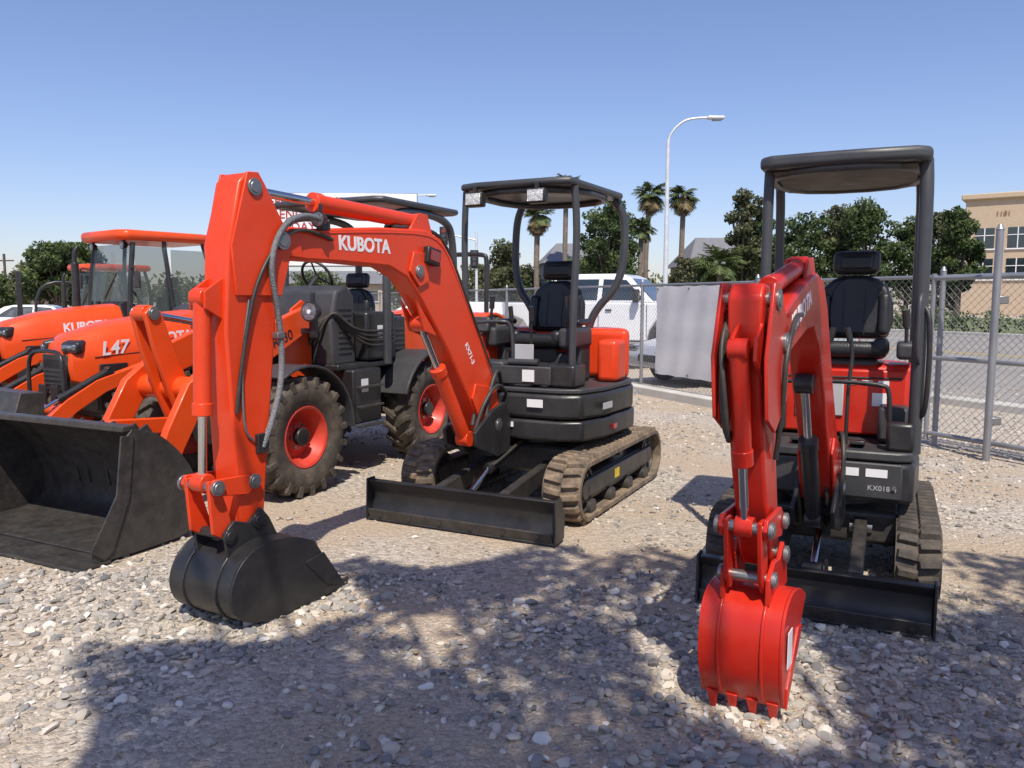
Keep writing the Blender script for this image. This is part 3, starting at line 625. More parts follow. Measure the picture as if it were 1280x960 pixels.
# ================================================================== tractors
def tractor(loc,ang,s=1.0,cab=False,loader=True,label='L47',name='tractor'):
    T=empty(name,loc,ang); T.scale=(s,s,s)
    for k in (-1,1):
        wheel(T,'front_wheel',(0,k*.62,.38),.38,.26,.2,TOR,k,lug=18)
        wheel(T,'rear_wheel',(-1.75,k*.66,.62),.62,.38,.33,TOR,k,lug=20)
        arcp=[(-1.75+.70*math.cos(R(a)),.62+.70*math.sin(R(a))) for a in range(15,151,9)]
        inn=[(-1.75+.66*math.cos(R(a)),.62+.66*math.sin(R(a))) for a in range(150,14,-9)]
        plate(T,'rear_fender',arcp+inn,k*.62-.2,k*.62+.2,TOR if not cab else PLA,.01)
    cyl(T,'front_axle',(0,-.55,.38),(0,.55,.38),.07,BLD)
    box(T,'chassis',(-.8,0,.58),(2.0,.34,.34),BLD,.03)
    secs=[(.52,.20,.86,1.02),(.50,.25,.76,1.12),(.36,.29,.72,1.22),(0,.31,.72,1.32),(-.5,.33,.72,1.39),(-.98,.35,.74,1.43)]
    v=[];f=[]
    for x,hw,z0,z1 in secs:
        hz=z1-z0
        ring=[(-hw,z0),(-hw*1.02,z0+hz*.45),(-hw*.93,z0+hz*.78),(-hw*.7,z0+hz*.95),(-hw*.25,z1),(hw*.25,z1),(hw*.7,z0+hz*.95),(hw*.93,z0+hz*.78),(hw*1.02,z0+hz*.45),(hw,z0)]
        for y,z in ring: v.append((x,y,z))
    n=10
    for i in range(len(secs)-1):
        for j in range(n): f.append((i*n+j,i*n+(j+1)%n,(i+1)*n+(j+1)%n,(i+1)*n+j))
    f.append(tuple(range(n))); f.append(tuple(range(len(secs)*n-1,len(secs)*n-1-n,-1)))
    mesh_obj(T,'hood',v,f,TOR,.01,ang=50)
    box(T,'grille',(.515,0,.84),(.03,.42,.34),BLK,.02)
    for k in range(6): box(T,'grille_bar',(.535,0,.72+.045*k),(.01,.36,.012),BLD,.002)
    for k in (-1,1):
        box(T,'headlight',(.46,k*.2,1.08),(.14,.16,.09),LNS,.03,rot=(0,R(12),k*.5),segs=4)
        box(T,'headlight_trim',(.44,k*.2,1.085),(.14,.19,.12),BLK,.03,rot=(0,R(12),k*.5),segs=4)
        box(T,'side_grille',(.12,k*.318,.84),(.3,.02,.14),BLK,.01)
        tube(T,'hood_seam',[(.3,k*.303,.98),(-.95,k*.358,1.05)],.004,BLK,0)
    if label: text(T,'decal_lettering',label,.19,(.10,.318,1.06),WHT,R(3),'L',off=.004,shear=.2)
    text(T,'decal_lettering','KUBOTA',.15,(-.48,.352,1.14),WHT,R(4),'L',off=.005)
    if loader:
        for k in (-1,1):
            plate(T,'loader_post',[(-.75,.5),(-.6,.5),(-.66,1.0),(-.78,1.20),(-.92,1.18),(-.82,.95)],k*.45-.04,k*.45+.04,BLK,.01)
            plate(T,'loader_boom',[(-.90,1.16),(-.80,1.22),(-.3,.98),(.45,.78),(.75,.62),(1.15,.3),(1.1,.2),(1.0,.22),(.65,.5),(.35,.66),(-.35,.86),(-.87,1.06)],k*.52-.04,k*.52+.04,TOR,.01,3)
            hyd(T,'loader_cylinder',(-.6,.56),(.2,.70),.6,.04,BLK,k*.52)
            hyd(T,'tilt_cylinder',(.3,.86),(1.12,.48),.6,.035,BLK,k*.52)
            tube(T,'brush_guard',[(.62,k*.3,.5),(.62,k*.3,.95),(.6,k*.22,1.04),(.6,0,1.05)],.02,BLK,2)
            box(T,'guard_plate',(.6,k*.1,.62),(.02,.12,.2),BLK,.005)
        cyl(T,'loader_torque_tube',(.8,-.52,.52),(.8,.52,.52),.05,TOR)
        plate(T,'loader_bucket',[(1.1,.75),(1.12,.12),(1.25,.04),(1.85,.03),(1.85,.06),(1.45,.3),(1.3,.76)],-.85,.85,BLD,.01)
    box(T,'floor',(-1.2,0,.8),(.8,1.0,.05),BLK,.01)
    plate(T,'dash',[(-.98,.8),(-.98,1.44),(-1.12,1.5),(-1.2,1.4),(-1.15,.8)],-.25,.25,PLA,.02)
    seat(T,-1.6,1.1,.95)
    tube(T,'steering_wheel',[(-1.25+.1*math.cos(a),.19*math.sin(a),1.55+.15*math.cos(a)) for a in [2*math.pi*i/16 for i in range(16)]],.015,BLK,1,True)
    if cab:
        for k in (-1,1):
            tube(T,'cab_pillar',[(-.98,k*.5,.85),(-.96,k*.56,1.5),(-1.06,k*.52,2.25)],.035,BLK,1)
            tube(T,'cab_pillar',[(-1.55,k*.62,1.3),(-1.5,k*.6,1.8),(-1.5,k*.53,2.28)],.028,BLK,1)
            tube(T,'cab_pillar',[(-2.15,k*.58,1.3),(-2.2,k*.58,1.8),(-2.1,k*.52,2.28)],.035,BLK,1)
            tube(T,'cab_rail',[(-1.0,k*.55,1.28),(-1.55,k*.62,1.3),(-2.15,k*.58,1.3)],.025,BLK,0)
            tube(T,'mirror_arm',[(-1.0,k*.56,1.9),(-.95,k*.75,1.95),(-.95,k*.78,1.8)],.01,BLK,1)
            box(T,'mirror',(-.95,k*.8,1.75),(.03,.14,.22),BLK,.02)
            worklight(T,-.98,k*.42,2.22,0,.9)
        box(T,'door_glass',(-1.28,.575,1.75),(.46,.006,.9),GLS2,0); box(T,'side_glass',(-1.85,.57,1.75),(.56,.006,.85),GLS2,0)
        box(T,'windscreen',(-1.0,0,1.85),(.006,1.0,.78),GLS2,0,rot=(0,R(-6),0))
        tube(T,'wiper',[(-.95,-.1,1.5),(-.985,.2,1.85)],.008,BLK,0)
        slab(T,'cab_roof',[(-.84,-.45),(-.84,.45),(-.95,.6),(-2.1,.62),(-2.28,.5),(-2.28,-.5),(-2.1,-.62),(-.95,-.6)],2.28,2.42,TOR,.06,4)
        cyl(T,'exhaust_pipe',(-.75,-.48,1.0),(-.75,-.48,2.0),.05,BLK,18,bevel=.01)
        tube(T,'exhaust_tip',[(-.75,-.48,2.0),(-.75,-.48,2.15),(-.8,-.48,2.22)],.03,BLK,2)
    else:
        tube(T,'roll_bar',[(-2.0,-.5,.9),(-2.0,-.5,1.6),(-2.02,-.5,2.2),(-2.02,-.45,2.3),(-2.02,.45,2.3),(-2.02,.5,2.2),(-2.0,.5,1.6),(-2.0,.5,.9)],.04,BLK,2)
    return T
tractor((-4.35,8.55,0),math.atan2(-.86,-.52),1.04,False,True,'L47')
tractor((-6.65,11.2,0),math.atan2(-.80,-.60),1.08,True,True,'')
tractor((-9.9,16.8,0),math.atan2(-.80,-.60),.98,True,True,'')
tractor((-2.0,12.8,0),math.atan2(-.85,-.52),1.05,False,False,'L39')

# ================================================================== road vehicles
def car_wheel(P,x,y,r,k):
    lathe(P,'tyre',[(r*.6,-.09),(r*.75,-.11),(r*.95,-.1),(r,-.06),(r,.06),(r*.95,.1),(r*.75,.11),(r*.6,.09)],(x,y,r),RUD,32,50)
    lathe(P,'alloy_wheel',[(0,k*.05),(r*.2,k*.06),(r*.25,k*.03),(r*.5,k*.04),(r*.6,k*.09),(r*.62,k*.06),(r*.62,-k*.08),(0,-k*.08)],(x,y,r),STL,24)
def loft_body(P,name,side,hw_fn,m,bev=.03):
    n=len(side); v=[]
    for s in (-1,1):
        for x,z in side: v.append((x,s*hw_fn(x,z),z))
    f=[tuple(range(n)),tuple(range(2*n-1,n-1,-1))]+[(i,(i+1)%n,n+(i+1)%n,n+i) for i in range(n)]
    return mesh_obj(P,name,v,f,m,bev,segs=3)
def pickup(loc,ang):
    T=empty('pickup_truck',loc,ang)
    body=[(2.95,.62),(2.98,1.05),(2.9,1.22),(1.55,1.34),(-.95,1.36),(-1.02,1.33),(-2.95,1.36),(-2.98,.72),(-2.5,.62),(-2.44,.8),(-2.3,.98),(-2.05,1.06),(-1.8,1.06),(-1.55,.98),(-1.41,.8),(-1.36,.58),(1.36,.58),(1.42,.8),(1.56,.98),(1.8,1.06),(2.05,1.06),(2.3,.98),(2.44,.8),(2.5,.6)]
    loft_body(T,'body',body,lambda x,z:.99-(.03 if z>1.2 else 0),WPT,.035)
    cabp=[(1.5,1.34),(.9,1.86),(.7,1.93),(-.75,1.93),(-.92,1.86),(-1.0,1.34)]
    loft_body(T,'cab',cabp,lambda x,z:.95 if z<1.5 else .74,WPT,.04)
    for k in (-1,1):
        for q in ([(1.28,1.40),(.84,1.80),(.32,1.82),(.32,1.40)],[(.22,1.40),(.22,1.82),(-.78,1.82),(-.84,1.40)]):
            vv=[(x,k*(.957-(zz-1.34)*.39+.006),zz) for x,zz in q]
            mesh_obj(T,'side_window',vv,[(0,1,2,3)],GLS,0,False)
        for x in (.27,-.9,1.35): box(T,'door_seam',(x,k*.992,.98),(.012,.004,.66),BLK,0)
        box(T,'door_handle',(.5,k*1.0,1.2),(.14,.03,.03),BLK,.008); box(T,'door_handle',(-.6,k*1.0,1.2),(.14,.03,.03),BLK,.008)
        box(T,'mirror',(1.15,k*1.12,1.48),(.12,.2,.26),BLK,.03)
        box(T,'running_board',(0,k*.96,.5),(2.4,.16,.05),BLK,.01)
        box(T,'tail_lamp',(-2.965,k*.88,1.1),(.05,.14,.36),REDL,.01); box(T,'headlamp',(2.95,k*.8,1.0),(.06,.3,.24),LNS,.02)
        for x in (1.93,-1.93): car_wheel(T,x,k*.88,.42,k)
    mesh_obj(T,'rear_window',[(-1.004,-.75,1.42),(-1.004,.75,1.42),(-.935,.62,1.82),(-.935,-.62,1.82)],[(0,1,2,3)],GLS,0,False)
    mesh_obj(T,'windscreen',[(1.45,-.84,1.4),(1.45,.84,1.4),(.95,.66,1.835),(.95,-.66,1.835)],[(0,1,2,3)],GLS,0,False)
    box(T,'rear_bumper',(-3.04,0,.66),(.14,1.9,.2),CHR,.03); box(T,'front_bumper',(3.04,0,.66),(.14,1.95,.24),CHR,.03)
    box(T,'grille',(2.985,0,.98),(.04,1.2,.3),BLK,.02)
    T.scale=(1.05,1.05,1.14)
    return T
pickup((2.15,19.6,0.004),math.atan2(-.40,.91))
def sedan(loc,ang,m,name='parked_car',s=1):
    T=empty(name,loc,ang); T.scale=(s,s,s)
    body=[(2.25,.32),(2.3,.55),(2.2,.72),(1.2,.92),(-1.6,.98),(-2.2,.92),(-2.3,.6),(-2.22,.32),(-1.75,.28),(-1.68,.5),(-1.5,.64),(-1.2,.64),(-1.02,.5),(-.95,.26),(1.0,.26),(1.07,.5),(1.25,.64),(1.52,.64),(1.7,.5),(1.78,.28)]
    loft_body(T,'body',body,lambda x,z:.88-(.05 if abs(x)>2 else 0),m,.05)
    loft_body(T,'cabin',[(1.15,.92),(.45,1.36),(.2,1.42),(-.8,1.42),(-1.1,1.36),(-1.75,.97)],lambda x,z:.84 if z<1.1 else .62,m,.05)
    for k in (-1,1):
        for q in ([(.95,.96),(.40,1.32),(-.1,1.36),(-.1,.97)],[(-.18,.97),(-.18,1.36),(-.85,1.35),(-1.35,1.0)]):
            mesh_obj(T,'side_window',[(x,k*(.85-(zz-.95)*.5+.012),zz) for x,zz in q],[(0,1,2,3)],GLS,0,False)
        for x in (1.38,-1.35): car_wheel(T,x,k*.8,.31,k)
        box(T,'headlamp',(2.2,k*.66,.66),(.14,.3,.13),LNS,.04); box(T,'tail_lamp',(-2.24,k*.66,.78),(.1,.3,.13),REDL,.03)
        box(T,'mirror',(.85,k*.95,1.0),(.1,.16,.1),m,.03)
    mesh_obj(T,'windscreen',[(1.1,-.74,.99),(1.1,.74,.99),(.5,.58,1.355),(.5,-.58,1.355)],[(0,1,2,3)],GLS,0,False)
    box(T,'grille',(2.27,0,.5),(.06,.9,.14),BLK,.02)
    return T
sedan((4.65,15.9,.004),math.atan2(-.45,-.89),SPT)
sedan((-3.0,30,0),math.atan2(.1,1),WPT); sedan((-17.5,30,0),math.atan2(.3,1),WPT); sedan((-13.5,27,.0),math.atan2(.3,1),SPT)

FL=empty('forklift',(-13.2,23,0),math.atan2(-.5,-.85))
box(FL,'body',(-.4,0,.75),(1.7,1.0,.7),BLK,.08); box(FL,'counterweight',(-1.3,0,.8),(.5,1.0,.8),TOR,.1)
for k in (-1,1):
    box(FL,'mast_rail',(.75,k*.32,1.25),(.12,.1,2.3),BLK,.01); tube(FL,'guard_post',[(.4,k*.45,1.0),(.3,k*.45,2.1),(-.9,k*.45,2.1),(-1.1,k*.45,1.1)],.04,BLK,2)
    box(FL,'fork',(1.35,k*.25,.12),(1.1,.1,.04),STL,.01)
    car_wheel(FL,.45,k*.5,.33,k); car_wheel(FL,-1.1,k*.45,.26,k)
for z in (.5,1.2,2.3): box(FL,'mast_cross',(.78,0,z),(.08,.7,.12),BLK,.01)
for k in range(5): box(FL,'guard_bar',(-.9+.3*k,0,2.12),(.04,.9,.04),BLK,.005)
seat(FL,-.5,1.1,.9)

# ================================================================== fence
fd=Vector((-.412,.911,0)).normalized(); f0=Vector((5.07,7.8,0)); fn=Vector((fd.y,-fd.x,0))
def fp(s,z,o=0): p=f0+fd*s+fn*o; return (p.x,p.y,z)
FE=empty('chain_link_fence')
S0,S1=-5,34; H=1.85
c=bpy.data.curves.new('wire_mesh','CURVE'); c.dimensions='3D'; c.bevel_depth=.0024; c.bevel_resolution=0
def seg(a,b):
    s=c.splines.new('POLY'); s.points.add(1); s.points[0].co=(*a,1); s.points[1].co=(*b,1)
step=.085; q=S0-H
while q<S1:
    a0=max(q,S0);a1=min(q+H,S1)
    if a1>a0:
        seg(fp(a0,.05+(a0-q)*.97,.002),fp(a1,.05+(a1-q)*.97,.002))
        seg(fp(a0,.05+(H-(a0-q))*.97,-.002),fp(a1,.05+(H-(a1-q))*.97,-.002))
    q+=step
c.materials.append(GAL); link(bpy.data.objects.new('wire_mesh',c),FE)
s=S0+.2
while s<S1:
    cyl(FE,'fence_post',fp(s,0),fp(s,H+.06),.03,GAL,12)
    cyl(FE,'post_cap',fp(s,H+.06),fp(s,H+.11),.035,GAL,12,r2=.012)
    for z in (.5,1.0,1.5): cyl(FE,'tie_band',fp(s,z),fp(s,z+.02),.034,GAL,12)
    s+=2.9
tube(FE,'top_rail',[fp(S0,H),fp(S1,H)],.021,GAL,0)
tube(FE,'bottom_rail',[fp(S0,.12),fp(S1,.12)],.014,GAL,0)
GT=empty('fence_gate')
for z in (.16,.98,H-.02): tube(GT,'gate_rail',[fp(-4.8,z,-.14),fp(1.0,z,-.14)],.024,GAL,0)
for s in (-4.8,-2.6,-.62,1.0): tube(GT,'gate_stile',[fp(s,.08,-.14),fp(s,H+.03,-.14)],.024,GAL,0)
cyl(GT,'gate_post',fp(.2,0,-.28),fp(.2,2.28,-.28),.036,GAL,16); cyl(GT,'post_cap',fp(.2,2.28,-.28),fp(.2,2.33,-.28),.042,GAL,16,r2=.015)
for z in (.4,1.6): box(GT,'gate_roller',fp(.2,z,-.2),(.1,.1,.08),STL,.01)
def strip(name,s0,s1,o0,o1,z0,z1,m,bev=.01,parent=None):
    a,b,cc,d=[fp(*t)[:2] for t in ((s0,0,o0),(s1,0,o0),(s1,0,o1),(s0,0,o1))]
    return slab(parent,name,[a,b,cc,d],z0,z1,m,bev)
strip('concrete_kerb',1.4,60,-.30,-.08,-.05,.14,CON,.02)
strip('concrete_kerb.001',-8,-.8,-.12,.08,-.05,.05,CON,.01)
BN=empty('white_banner')
a=Vector(fp(4.55,0,-.05)); b=Vector(fp(6.3,0,-.05))
vv=[];ff=[];nx,nz=24,12
for i in range(nx+1):
    for j in range(nz+1):
        p=a.lerp(b,i/nx)-fn*(.008*math.sin(i*.9+j*.3)+.005*math.sin(j*1.3)); vv.append((p.x,p.y,.36+1.46*j/nz+.005*math.sin(i*1.1)))
for i in range(nx):
    for j in range(nz): q=i*(nz+1)+j; ff.append((q,q+1,q+nz+2,q+nz+1))
mesh_obj(BN,'vinyl_sheet',vv,ff,BAN,0,True,ang=80)
for s in (4.6,5.4,6.25):
    for z in (.4,1.78): cyl(BN,'grommet_tie',fp(s,z,-.075),fp(s,z,-.0),.014,STL,8)

# ================================================================== ground, road
def ground_mat():
    m=bpy.data.materials.new('gravel_ground'); m.use_nodes=True; nt=m.node_tree;N=nt.nodes;L=nt.links;b=N['Principled BSDF']
    b.inputs['Roughness'].default_value=.95; b.inputs['Specular IOR Level'].default_value=.2
    g=N.new('ShaderNodeNewGeometry')
    n1=N.new('ShaderNodeTexNoise'); n1.inputs['Scale'].default_value=.8; n1.inputs['Detail'].default_value=4
    L.new(g.outputs['Position'],n1.inputs['Vector'])
    v1=N.new('ShaderNodeTexVoronoi'); v1.inputs['Scale'].default_value=38; L.new(g.outputs['Position'],v1.inputs['Vector'])
    v2=N.new('ShaderNodeTexVoronoi'); v2.inputs['Scale'].default_value=95; L.new(g.outputs['Position'],v2.inputs['Vector'])
    n2=N.new('ShaderNodeTexNoise'); n2.inputs['Scale'].default_value=60; n2.inputs['Detail'].default_value=3; L.new(g.outputs['Position'],n2.inputs['Vector'])
    r1=N.new('ShaderNodeValToRGB'); r1.color_ramp.elements[0].position=.40; r1.color_ramp.elements[0].color=(.47,.375,.275,1); r1.color_ramp.elements[1].position=.62; r1.color_ramp.elements[1].color=(.49,.435,.365,1)
    L.new(n1.outputs['Fac'],r1.inputs[0])
    sh=N.new('ShaderNodeSeparateColor'); L.new(v1.outputs['Color'],sh.inputs[0])
    mr=N.new('ShaderNodeMapRange'); mr.inputs[3].default_value=.6; mr.inputs[4].default_value=1.28; L.new(sh.outputs[0],mr.inputs[0])
    mm=N.new('ShaderNodeMix'); mm.data_type='RGBA'; mm.blend_type='MULTIPLY'
    rr=N.new('ShaderNodeMapRange'); rr.inputs[1].default_value=.40; rr.inputs[2].default_value=.6; rr.inputs[3].default_value=.2; rr.inputs[4].default_value=.95
    L.new(n1.outputs['Fac'],rr.inputs[0]); L.new(rr.outputs[0],mm.inputs[0])
    L.new(r1.outputs[0],mm.inputs[6]); L.new(mr.outputs[0],mm.inputs[7])
    mr2=N.new('ShaderNodeMapRange'); mr2.inputs[1].default_value=.25; mr2.inputs[2].default_value=.75; mr2.inputs[3].default_value=.75; mr2.inputs[4].default_value=1.2; L.new(n2.outputs['Fac'],mr2.inputs[0])
    m3=N.new('ShaderNodeMix'); m3.data_type='RGBA'; m3.blend_type='MULTIPLY'; m3.inputs[0].default_value=1
    L.new(mm.outputs[2],m3.inputs[6]); L.new(mr2.outputs[0],m3.inputs[7]); L.new(m3.outputs[2],b.inputs['Base Color'])
    ad=N.new('ShaderNodeMath'); ad.operation='MULTIPLY_ADD'; ad.inputs[1].default_value=.5
    L.new(v2.outputs['Distance'],ad.inputs[0]); L.new(v1.outputs['Distance'],ad.inputs[2])
    bp=N.new('ShaderNodeBump'); bp.invert=True; bp.inputs['Strength'].default_value=.8; bp.inputs['Distance'].default_value=.014
    L.new(ad.outputs[0],bp.inputs['Height']); L.new(bp.outputs[0],b.inputs['Normal'])
    return m
GM=ground_mat()
npmesh('ground',np.array([(-1500,-300,0),(1500,-300,0),(1500,2500,0),(-1500,2500,0)],float),np.array([[0,1,2,3]]),GM)
ASP=mat('road_asphalt',(.27,.25,.225),.9,var=.15,bump=.3,bscale=80,nscale=.6)
def sheet(name,s0,s1,o0,o1,z,m,parent=None):
    p=[fp(s0,z,o0),fp(s1,z,o0),fp(s1,z,o1),fp(s0,z,o1)]
    return npmesh(name,np.array(p,float),np.array([[0,1,2,3]]),m,parent=parent)
sheet('roadside_verge',-60,220,.10,3.2,.004,mat('dirt_verge',(.42,.36,.29),.95,var=.2,bump=.5,bscale=30,nscale=.8))
sheet('road',-60,220,3.5,26,.004,ASP)
strip('road_kerb',-60,220,3.2,3.5,-.02,.12,CON,.02)
strip('road_kerb.001',-60,220,26,26.3,-.02,.14,CON,.02)
MK=mat('road_paint_white',(.7,.7,.68),.7); MKY=mat('road_paint_yellow',(.6,.42,.05),.7)
RM=empty('road_markings')
for o in (14.3,14.6): sheet('centre_line',-60,220,o,o+.12,.009,MKY,RM)
for i in range(40): sheet('lane_dash',-60+i*7,-57+i*7,9,9.12,.009,MK,RM); sheet('lane_dash',-60+i*7,-57+i*7,20.5,20.62,.009,MK,RM)
sheet('grass_verge',-60,220,26.3,60,.006,mat('dry_grass',(.14,.16,.07),.95,var=.35,bump=.6,bscale=20,nscale=.5))

def ico(sub):
    bm=bmesh.new(); bmesh.ops.create_icosphere(bm,subdivisions=sub,radius=1); bm.verts.ensure_lookup_table()
    V=np.array([v.co[:] for v in bm.verts]); F=np.array([[l.index for l in f.verts] for f in bm.faces]); bm.free(); return V,F
def stones(n,x0,x1,y0,y1,smin,smax,sub,fade=1.0,pw=1.9):
    V,F=ico(sub); nv=len(V)
    y=y0+(y1-y0)*rng.random(n)**fade
    wx=y*.72+.8
    x=np.clip((rng.random(n)*2-1)*wx,x0,x1)
    mask=(np.sin(x*1.7+1.3*np.sin(y*1.1))+np.sin(y*2.1+x*.6)+.8*np.sin(x*4.3-y*3.1)+.6*np.sin(x*9+y*7))/3
    keep=rng.random(n)<np.clip(.55+1.0*mask,.05,1)
    x=x[keep];y=y[keep];n=len(x)
    sz=smin*(smax/smin)**(rng.random(n)**pw)
    sc=np.stack([sz*rng.uniform(.8,1.35,n),sz*rng.uniform(.6,1.0,n),sz*rng.uniform(.35,.75,n)],1)
    P=np.repeat(V[None],n,0)
    for _ in range(4):
        d=rng.normal(size=(n,3)); d/=np.linalg.norm(d,axis=1,keepdims=True)
        t=np.einsum('nvk,nk->nv',P,d); lim=rng.uniform(.3,.75,n)[:,None]
        P=P-np.maximum(t-lim,0)[...,None]*d[:,None,:]
    P=P*(1+rng.normal(size=(n,nv,1))*.06)
    P=P*sc[:,None,:]
    a=rng.random(n)*6.283; tl=rng.normal(size=n)*.35
    ca,sa=np.cos(tl),np.sin(tl)
    Y=P[...,1]*ca[:,None]-P[...,2]*sa[:,None]; Zz=P[...,1]*sa[:,None]+P[...,2]*ca[:,None]
    X=P[...,0]; c2,s2=np.cos(a)[:,None],np.sin(a)[:,None]
    XX=X*c2-Y*s2+x[:,None]; YY=X*s2+Y*c2+y[:,None]; ZZ=Zz+sc[:,2][:,None]*.35
    VV=np.stack([XX,YY,ZZ],-1).reshape(-1,3)
    FF=(F[None]+(np.arange(n)*nv)[:,None,None]).reshape(-1,3)
    tone=np.repeat(np.clip(rng.normal(.52,.24,n),0,1),nv)
    return VV,FF,tone
SM=attr_mat('crushed_stone',[(0,(.16,.155,.15)),(.3,(.28,.265,.245)),(.55,(.43,.385,.325)),(.8,(.56,.49,.40)),(1,(.72,.68,.61))],.85)
parts=[stones(30000,-4,4,1.4,4.6,.007,.036,2,.8,2.1),stones(60000,-9,9,4.2,15,.009,.030,1,.75,2.0)]
off=0;VV=[];FF=[];TT=[]
for V,F,T in parts: VV.append(V);FF.append(F+off);TT.append(T);off+=len(V)
npmesh('gravel',np.concatenate(VV),np.concatenate(FF),SM,np.concatenate(TT))
# dry leaf litter
n=420; P=np.stack([rng.uniform(-1.5,3.4,n),rng.uniform(1.7,5.2,n),rng.uniform(.012,.035,n)],1)
P[:160,0]=rng.normal(1.75,.35,160); P[:160,1]=rng.normal(2.75,.3,160)
a=rng.random(n)*6.28; u=np.stack([np.cos(a),np.sin(a),rng.normal(0,.3,n)],1); vv2=np.stack([-np.sin(a),np.cos(a),rng.normal(0,.4,n)],1); s_=(rng.uniform(.008,.02,n))[:,None]
Q=np.stack([P-u*s_,P+vv2*s_*.4,P+u*s_,P-vv2*s_*.4],1).reshape(-1,3)
npmesh('fallen_leaves',Q,np.arange(4*n).reshape(n,4),attr_mat('dry_leaf',[(0,(.12,.07,.03)),(1,(.35,.24,.11))],.8),np.repeat(rng.random(n),4))

# ================================================================== vegetation
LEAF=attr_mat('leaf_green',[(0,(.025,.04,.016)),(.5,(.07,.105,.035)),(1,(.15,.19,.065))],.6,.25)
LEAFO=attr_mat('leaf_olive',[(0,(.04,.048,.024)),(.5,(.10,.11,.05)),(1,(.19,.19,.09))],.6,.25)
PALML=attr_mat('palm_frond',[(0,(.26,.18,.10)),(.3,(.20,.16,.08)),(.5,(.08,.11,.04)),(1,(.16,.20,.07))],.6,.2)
def leaf_cloud(name,clumps,n,size,m,parent,reject=None):
    cl=np.array([c[:3] for c in clumps]); rd=np.array([c[3] for c in clumps]); 
    w=rd**2; w=w/w.sum(); ci=rng.choice(len(cl),n,p=w)
    d=rng.normal(size=(n,3)); d/=np.linalg.norm(d,axis=1,keepdims=True)
    r=rng.random(n)**.45*1.08
    off=d*r[:,None]*rd[ci][:,None]; off[:,2]*=.75
    P=cl[ci]+off
    if reject is not None: k=~reject(P); P=P[k];ci=ci[k];off=off[k];d=d[k];n=len(P)
    u=rng.normal(size=(n,3)); u/=np.linalg.norm(u,axis=1,keepdims=True)
    w2=rng.normal(size=(n,3)); vv=np.cross(u,w2); vv/=np.linalg.norm(vv,axis=1,keepdims=True)
    s=(size*rng.uniform(.6,1.4,n))[:,None]
    Q=np.stack([P-u*s,P+vv*s*.5,P+u*s,P-vv*s*.5],1).reshape(-1,3)
    F=np.arange(4*n).reshape(n,4)
    ct=rng.uniform(-.18,.18,len(cl))
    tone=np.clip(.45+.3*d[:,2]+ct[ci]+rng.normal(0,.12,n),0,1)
    return npmesh(name,Q,F,m,np.repeat(tone,4),parent)
def tree(loc,h,w,seed,m=LEAF,n=5200,size=.16,name='broadleaf_tree',tall=False):
    random.seed(seed)
    T=empty(name,loc); th=h*(.28 if not tall else .18)
    tr=h*.022
    cyl(T,'trunk',(0,0,-.1),(random.uniform(-.1,.1),0,th),tr*1.3,BARK,12,r2=tr*.85)
    clumps=[]
    nb=11 if not tall else 13
    for i in range(nb):
        a=i*2.4+random.random(); f=(i+.5)/nb
        zc=th+(h-th)*(.12+.80*f); 
        rr=w*(.62*math.sin(math.pi*min(1,(.18+.8*f)))+.08)*random.uniform(.6,1.05)
        if tall: rr*=.7
        e=(rr*math.cos(a),rr*math.sin(a),zc)
        mid=(e[0]*.4,e[1]*.4,th+(zc-th)*.55)
        tube(T,'limb',[(0,0,th*.8),mid,e],tr*.35,BARK,2,res=2)
        cr=w*random.uniform(.26,.42)
        clumps.append((*e,cr))
        for _ in range(3):
            clumps.append((e[0]+random.uniform(-1,1)*cr,e[1]+random.uniform(-1,1)*cr,e[2]+random.uniform(-.8,.8)*cr,cr*random.uniform(.35,.6)))
    clumps=[(a,b,min(cz,h-r*.6),r) for a,b,cz,r in clumps]
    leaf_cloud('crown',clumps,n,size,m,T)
    return T
def palm(loc,h,cr,seed,skirt=True):
    random.seed(seed); T=empty('palm_tree',loc)
    pts=[(0,0,-.1),(random.uniform(-.2,.2),0,h*.5),(random.uniform(-.3,.3),0,h)]
    p=chaikin(pts,3); top=p[-1]
    tube(T,'trunk',pts,.24,PBARK,3)
    V=[];F=[];T2=[]
    def frond(el,az,L,tone,droop):
        base=Vector(top); prev=base.copy(); n=12
        dirh=Vector((math.cos(az),math.sin(az),0)); side=Vector((-math.sin(az),math.cos(az),0))
        for i in range(n):
            e=el-droop*(i/n)
            d=dirh*math.cos(e)+Vector((0,0,math.sin(e)))
            nxt=prev+d*(L/n)
            f=(i+1)/n
            wl=L*.42*math.sin(math.pi*min(1,f*.85+.1))
            if f>.25:
                for sd in (-1,1):
                    for k in range(2):
                        a=prev.lerp(nxt,k*.5); tip=a+side*sd*wl*random.uniform(.7,1)+d*wl*.5+Vector((0,0,-wl*random.uniform(.15,.5)))
                        b=len(V); wd=d*.05
                        V.extend([a-wd,a+wd,tip+wd*.2,tip-wd*.2]); F.append((b,b+1,b+2,b+3)); T2.extend([min(1,max(0,tone+random.uniform(-.12,.12)))]*4)
            b=len(V); s2=side*.03
            V.extend([prev-s2,prev+s2,nxt+s2,nxt-s2]); F.append((b,b+1,b+2,b+3)); T2.extend([tone]*4)
            prev=nxt
    for i in range(38):
        frond(random.uniform(-.35,1.3),random.random()*6.28,cr*random.uniform(.8,1.1),random.uniform(.5,.95),random.uniform(.7,1.5))
    if skirt:
        for i in range(40): frond(random.uniform(-1.4,-.4),random.random()*6.28,cr*random.uniform(.8,1.15),random.uniform(0,.3),.5)
    npmesh('fronds',np.array([v[:] for v in V]),np.array(F),PALML,np.array(T2),T)
    return T
def at(u,Y): return (u-640)/1000*Y
palm((at(810,78)/1.02,78,0),11.6,1.9,1); palm((at(851,74)/1.02,74,0),11.0,1.75,2)
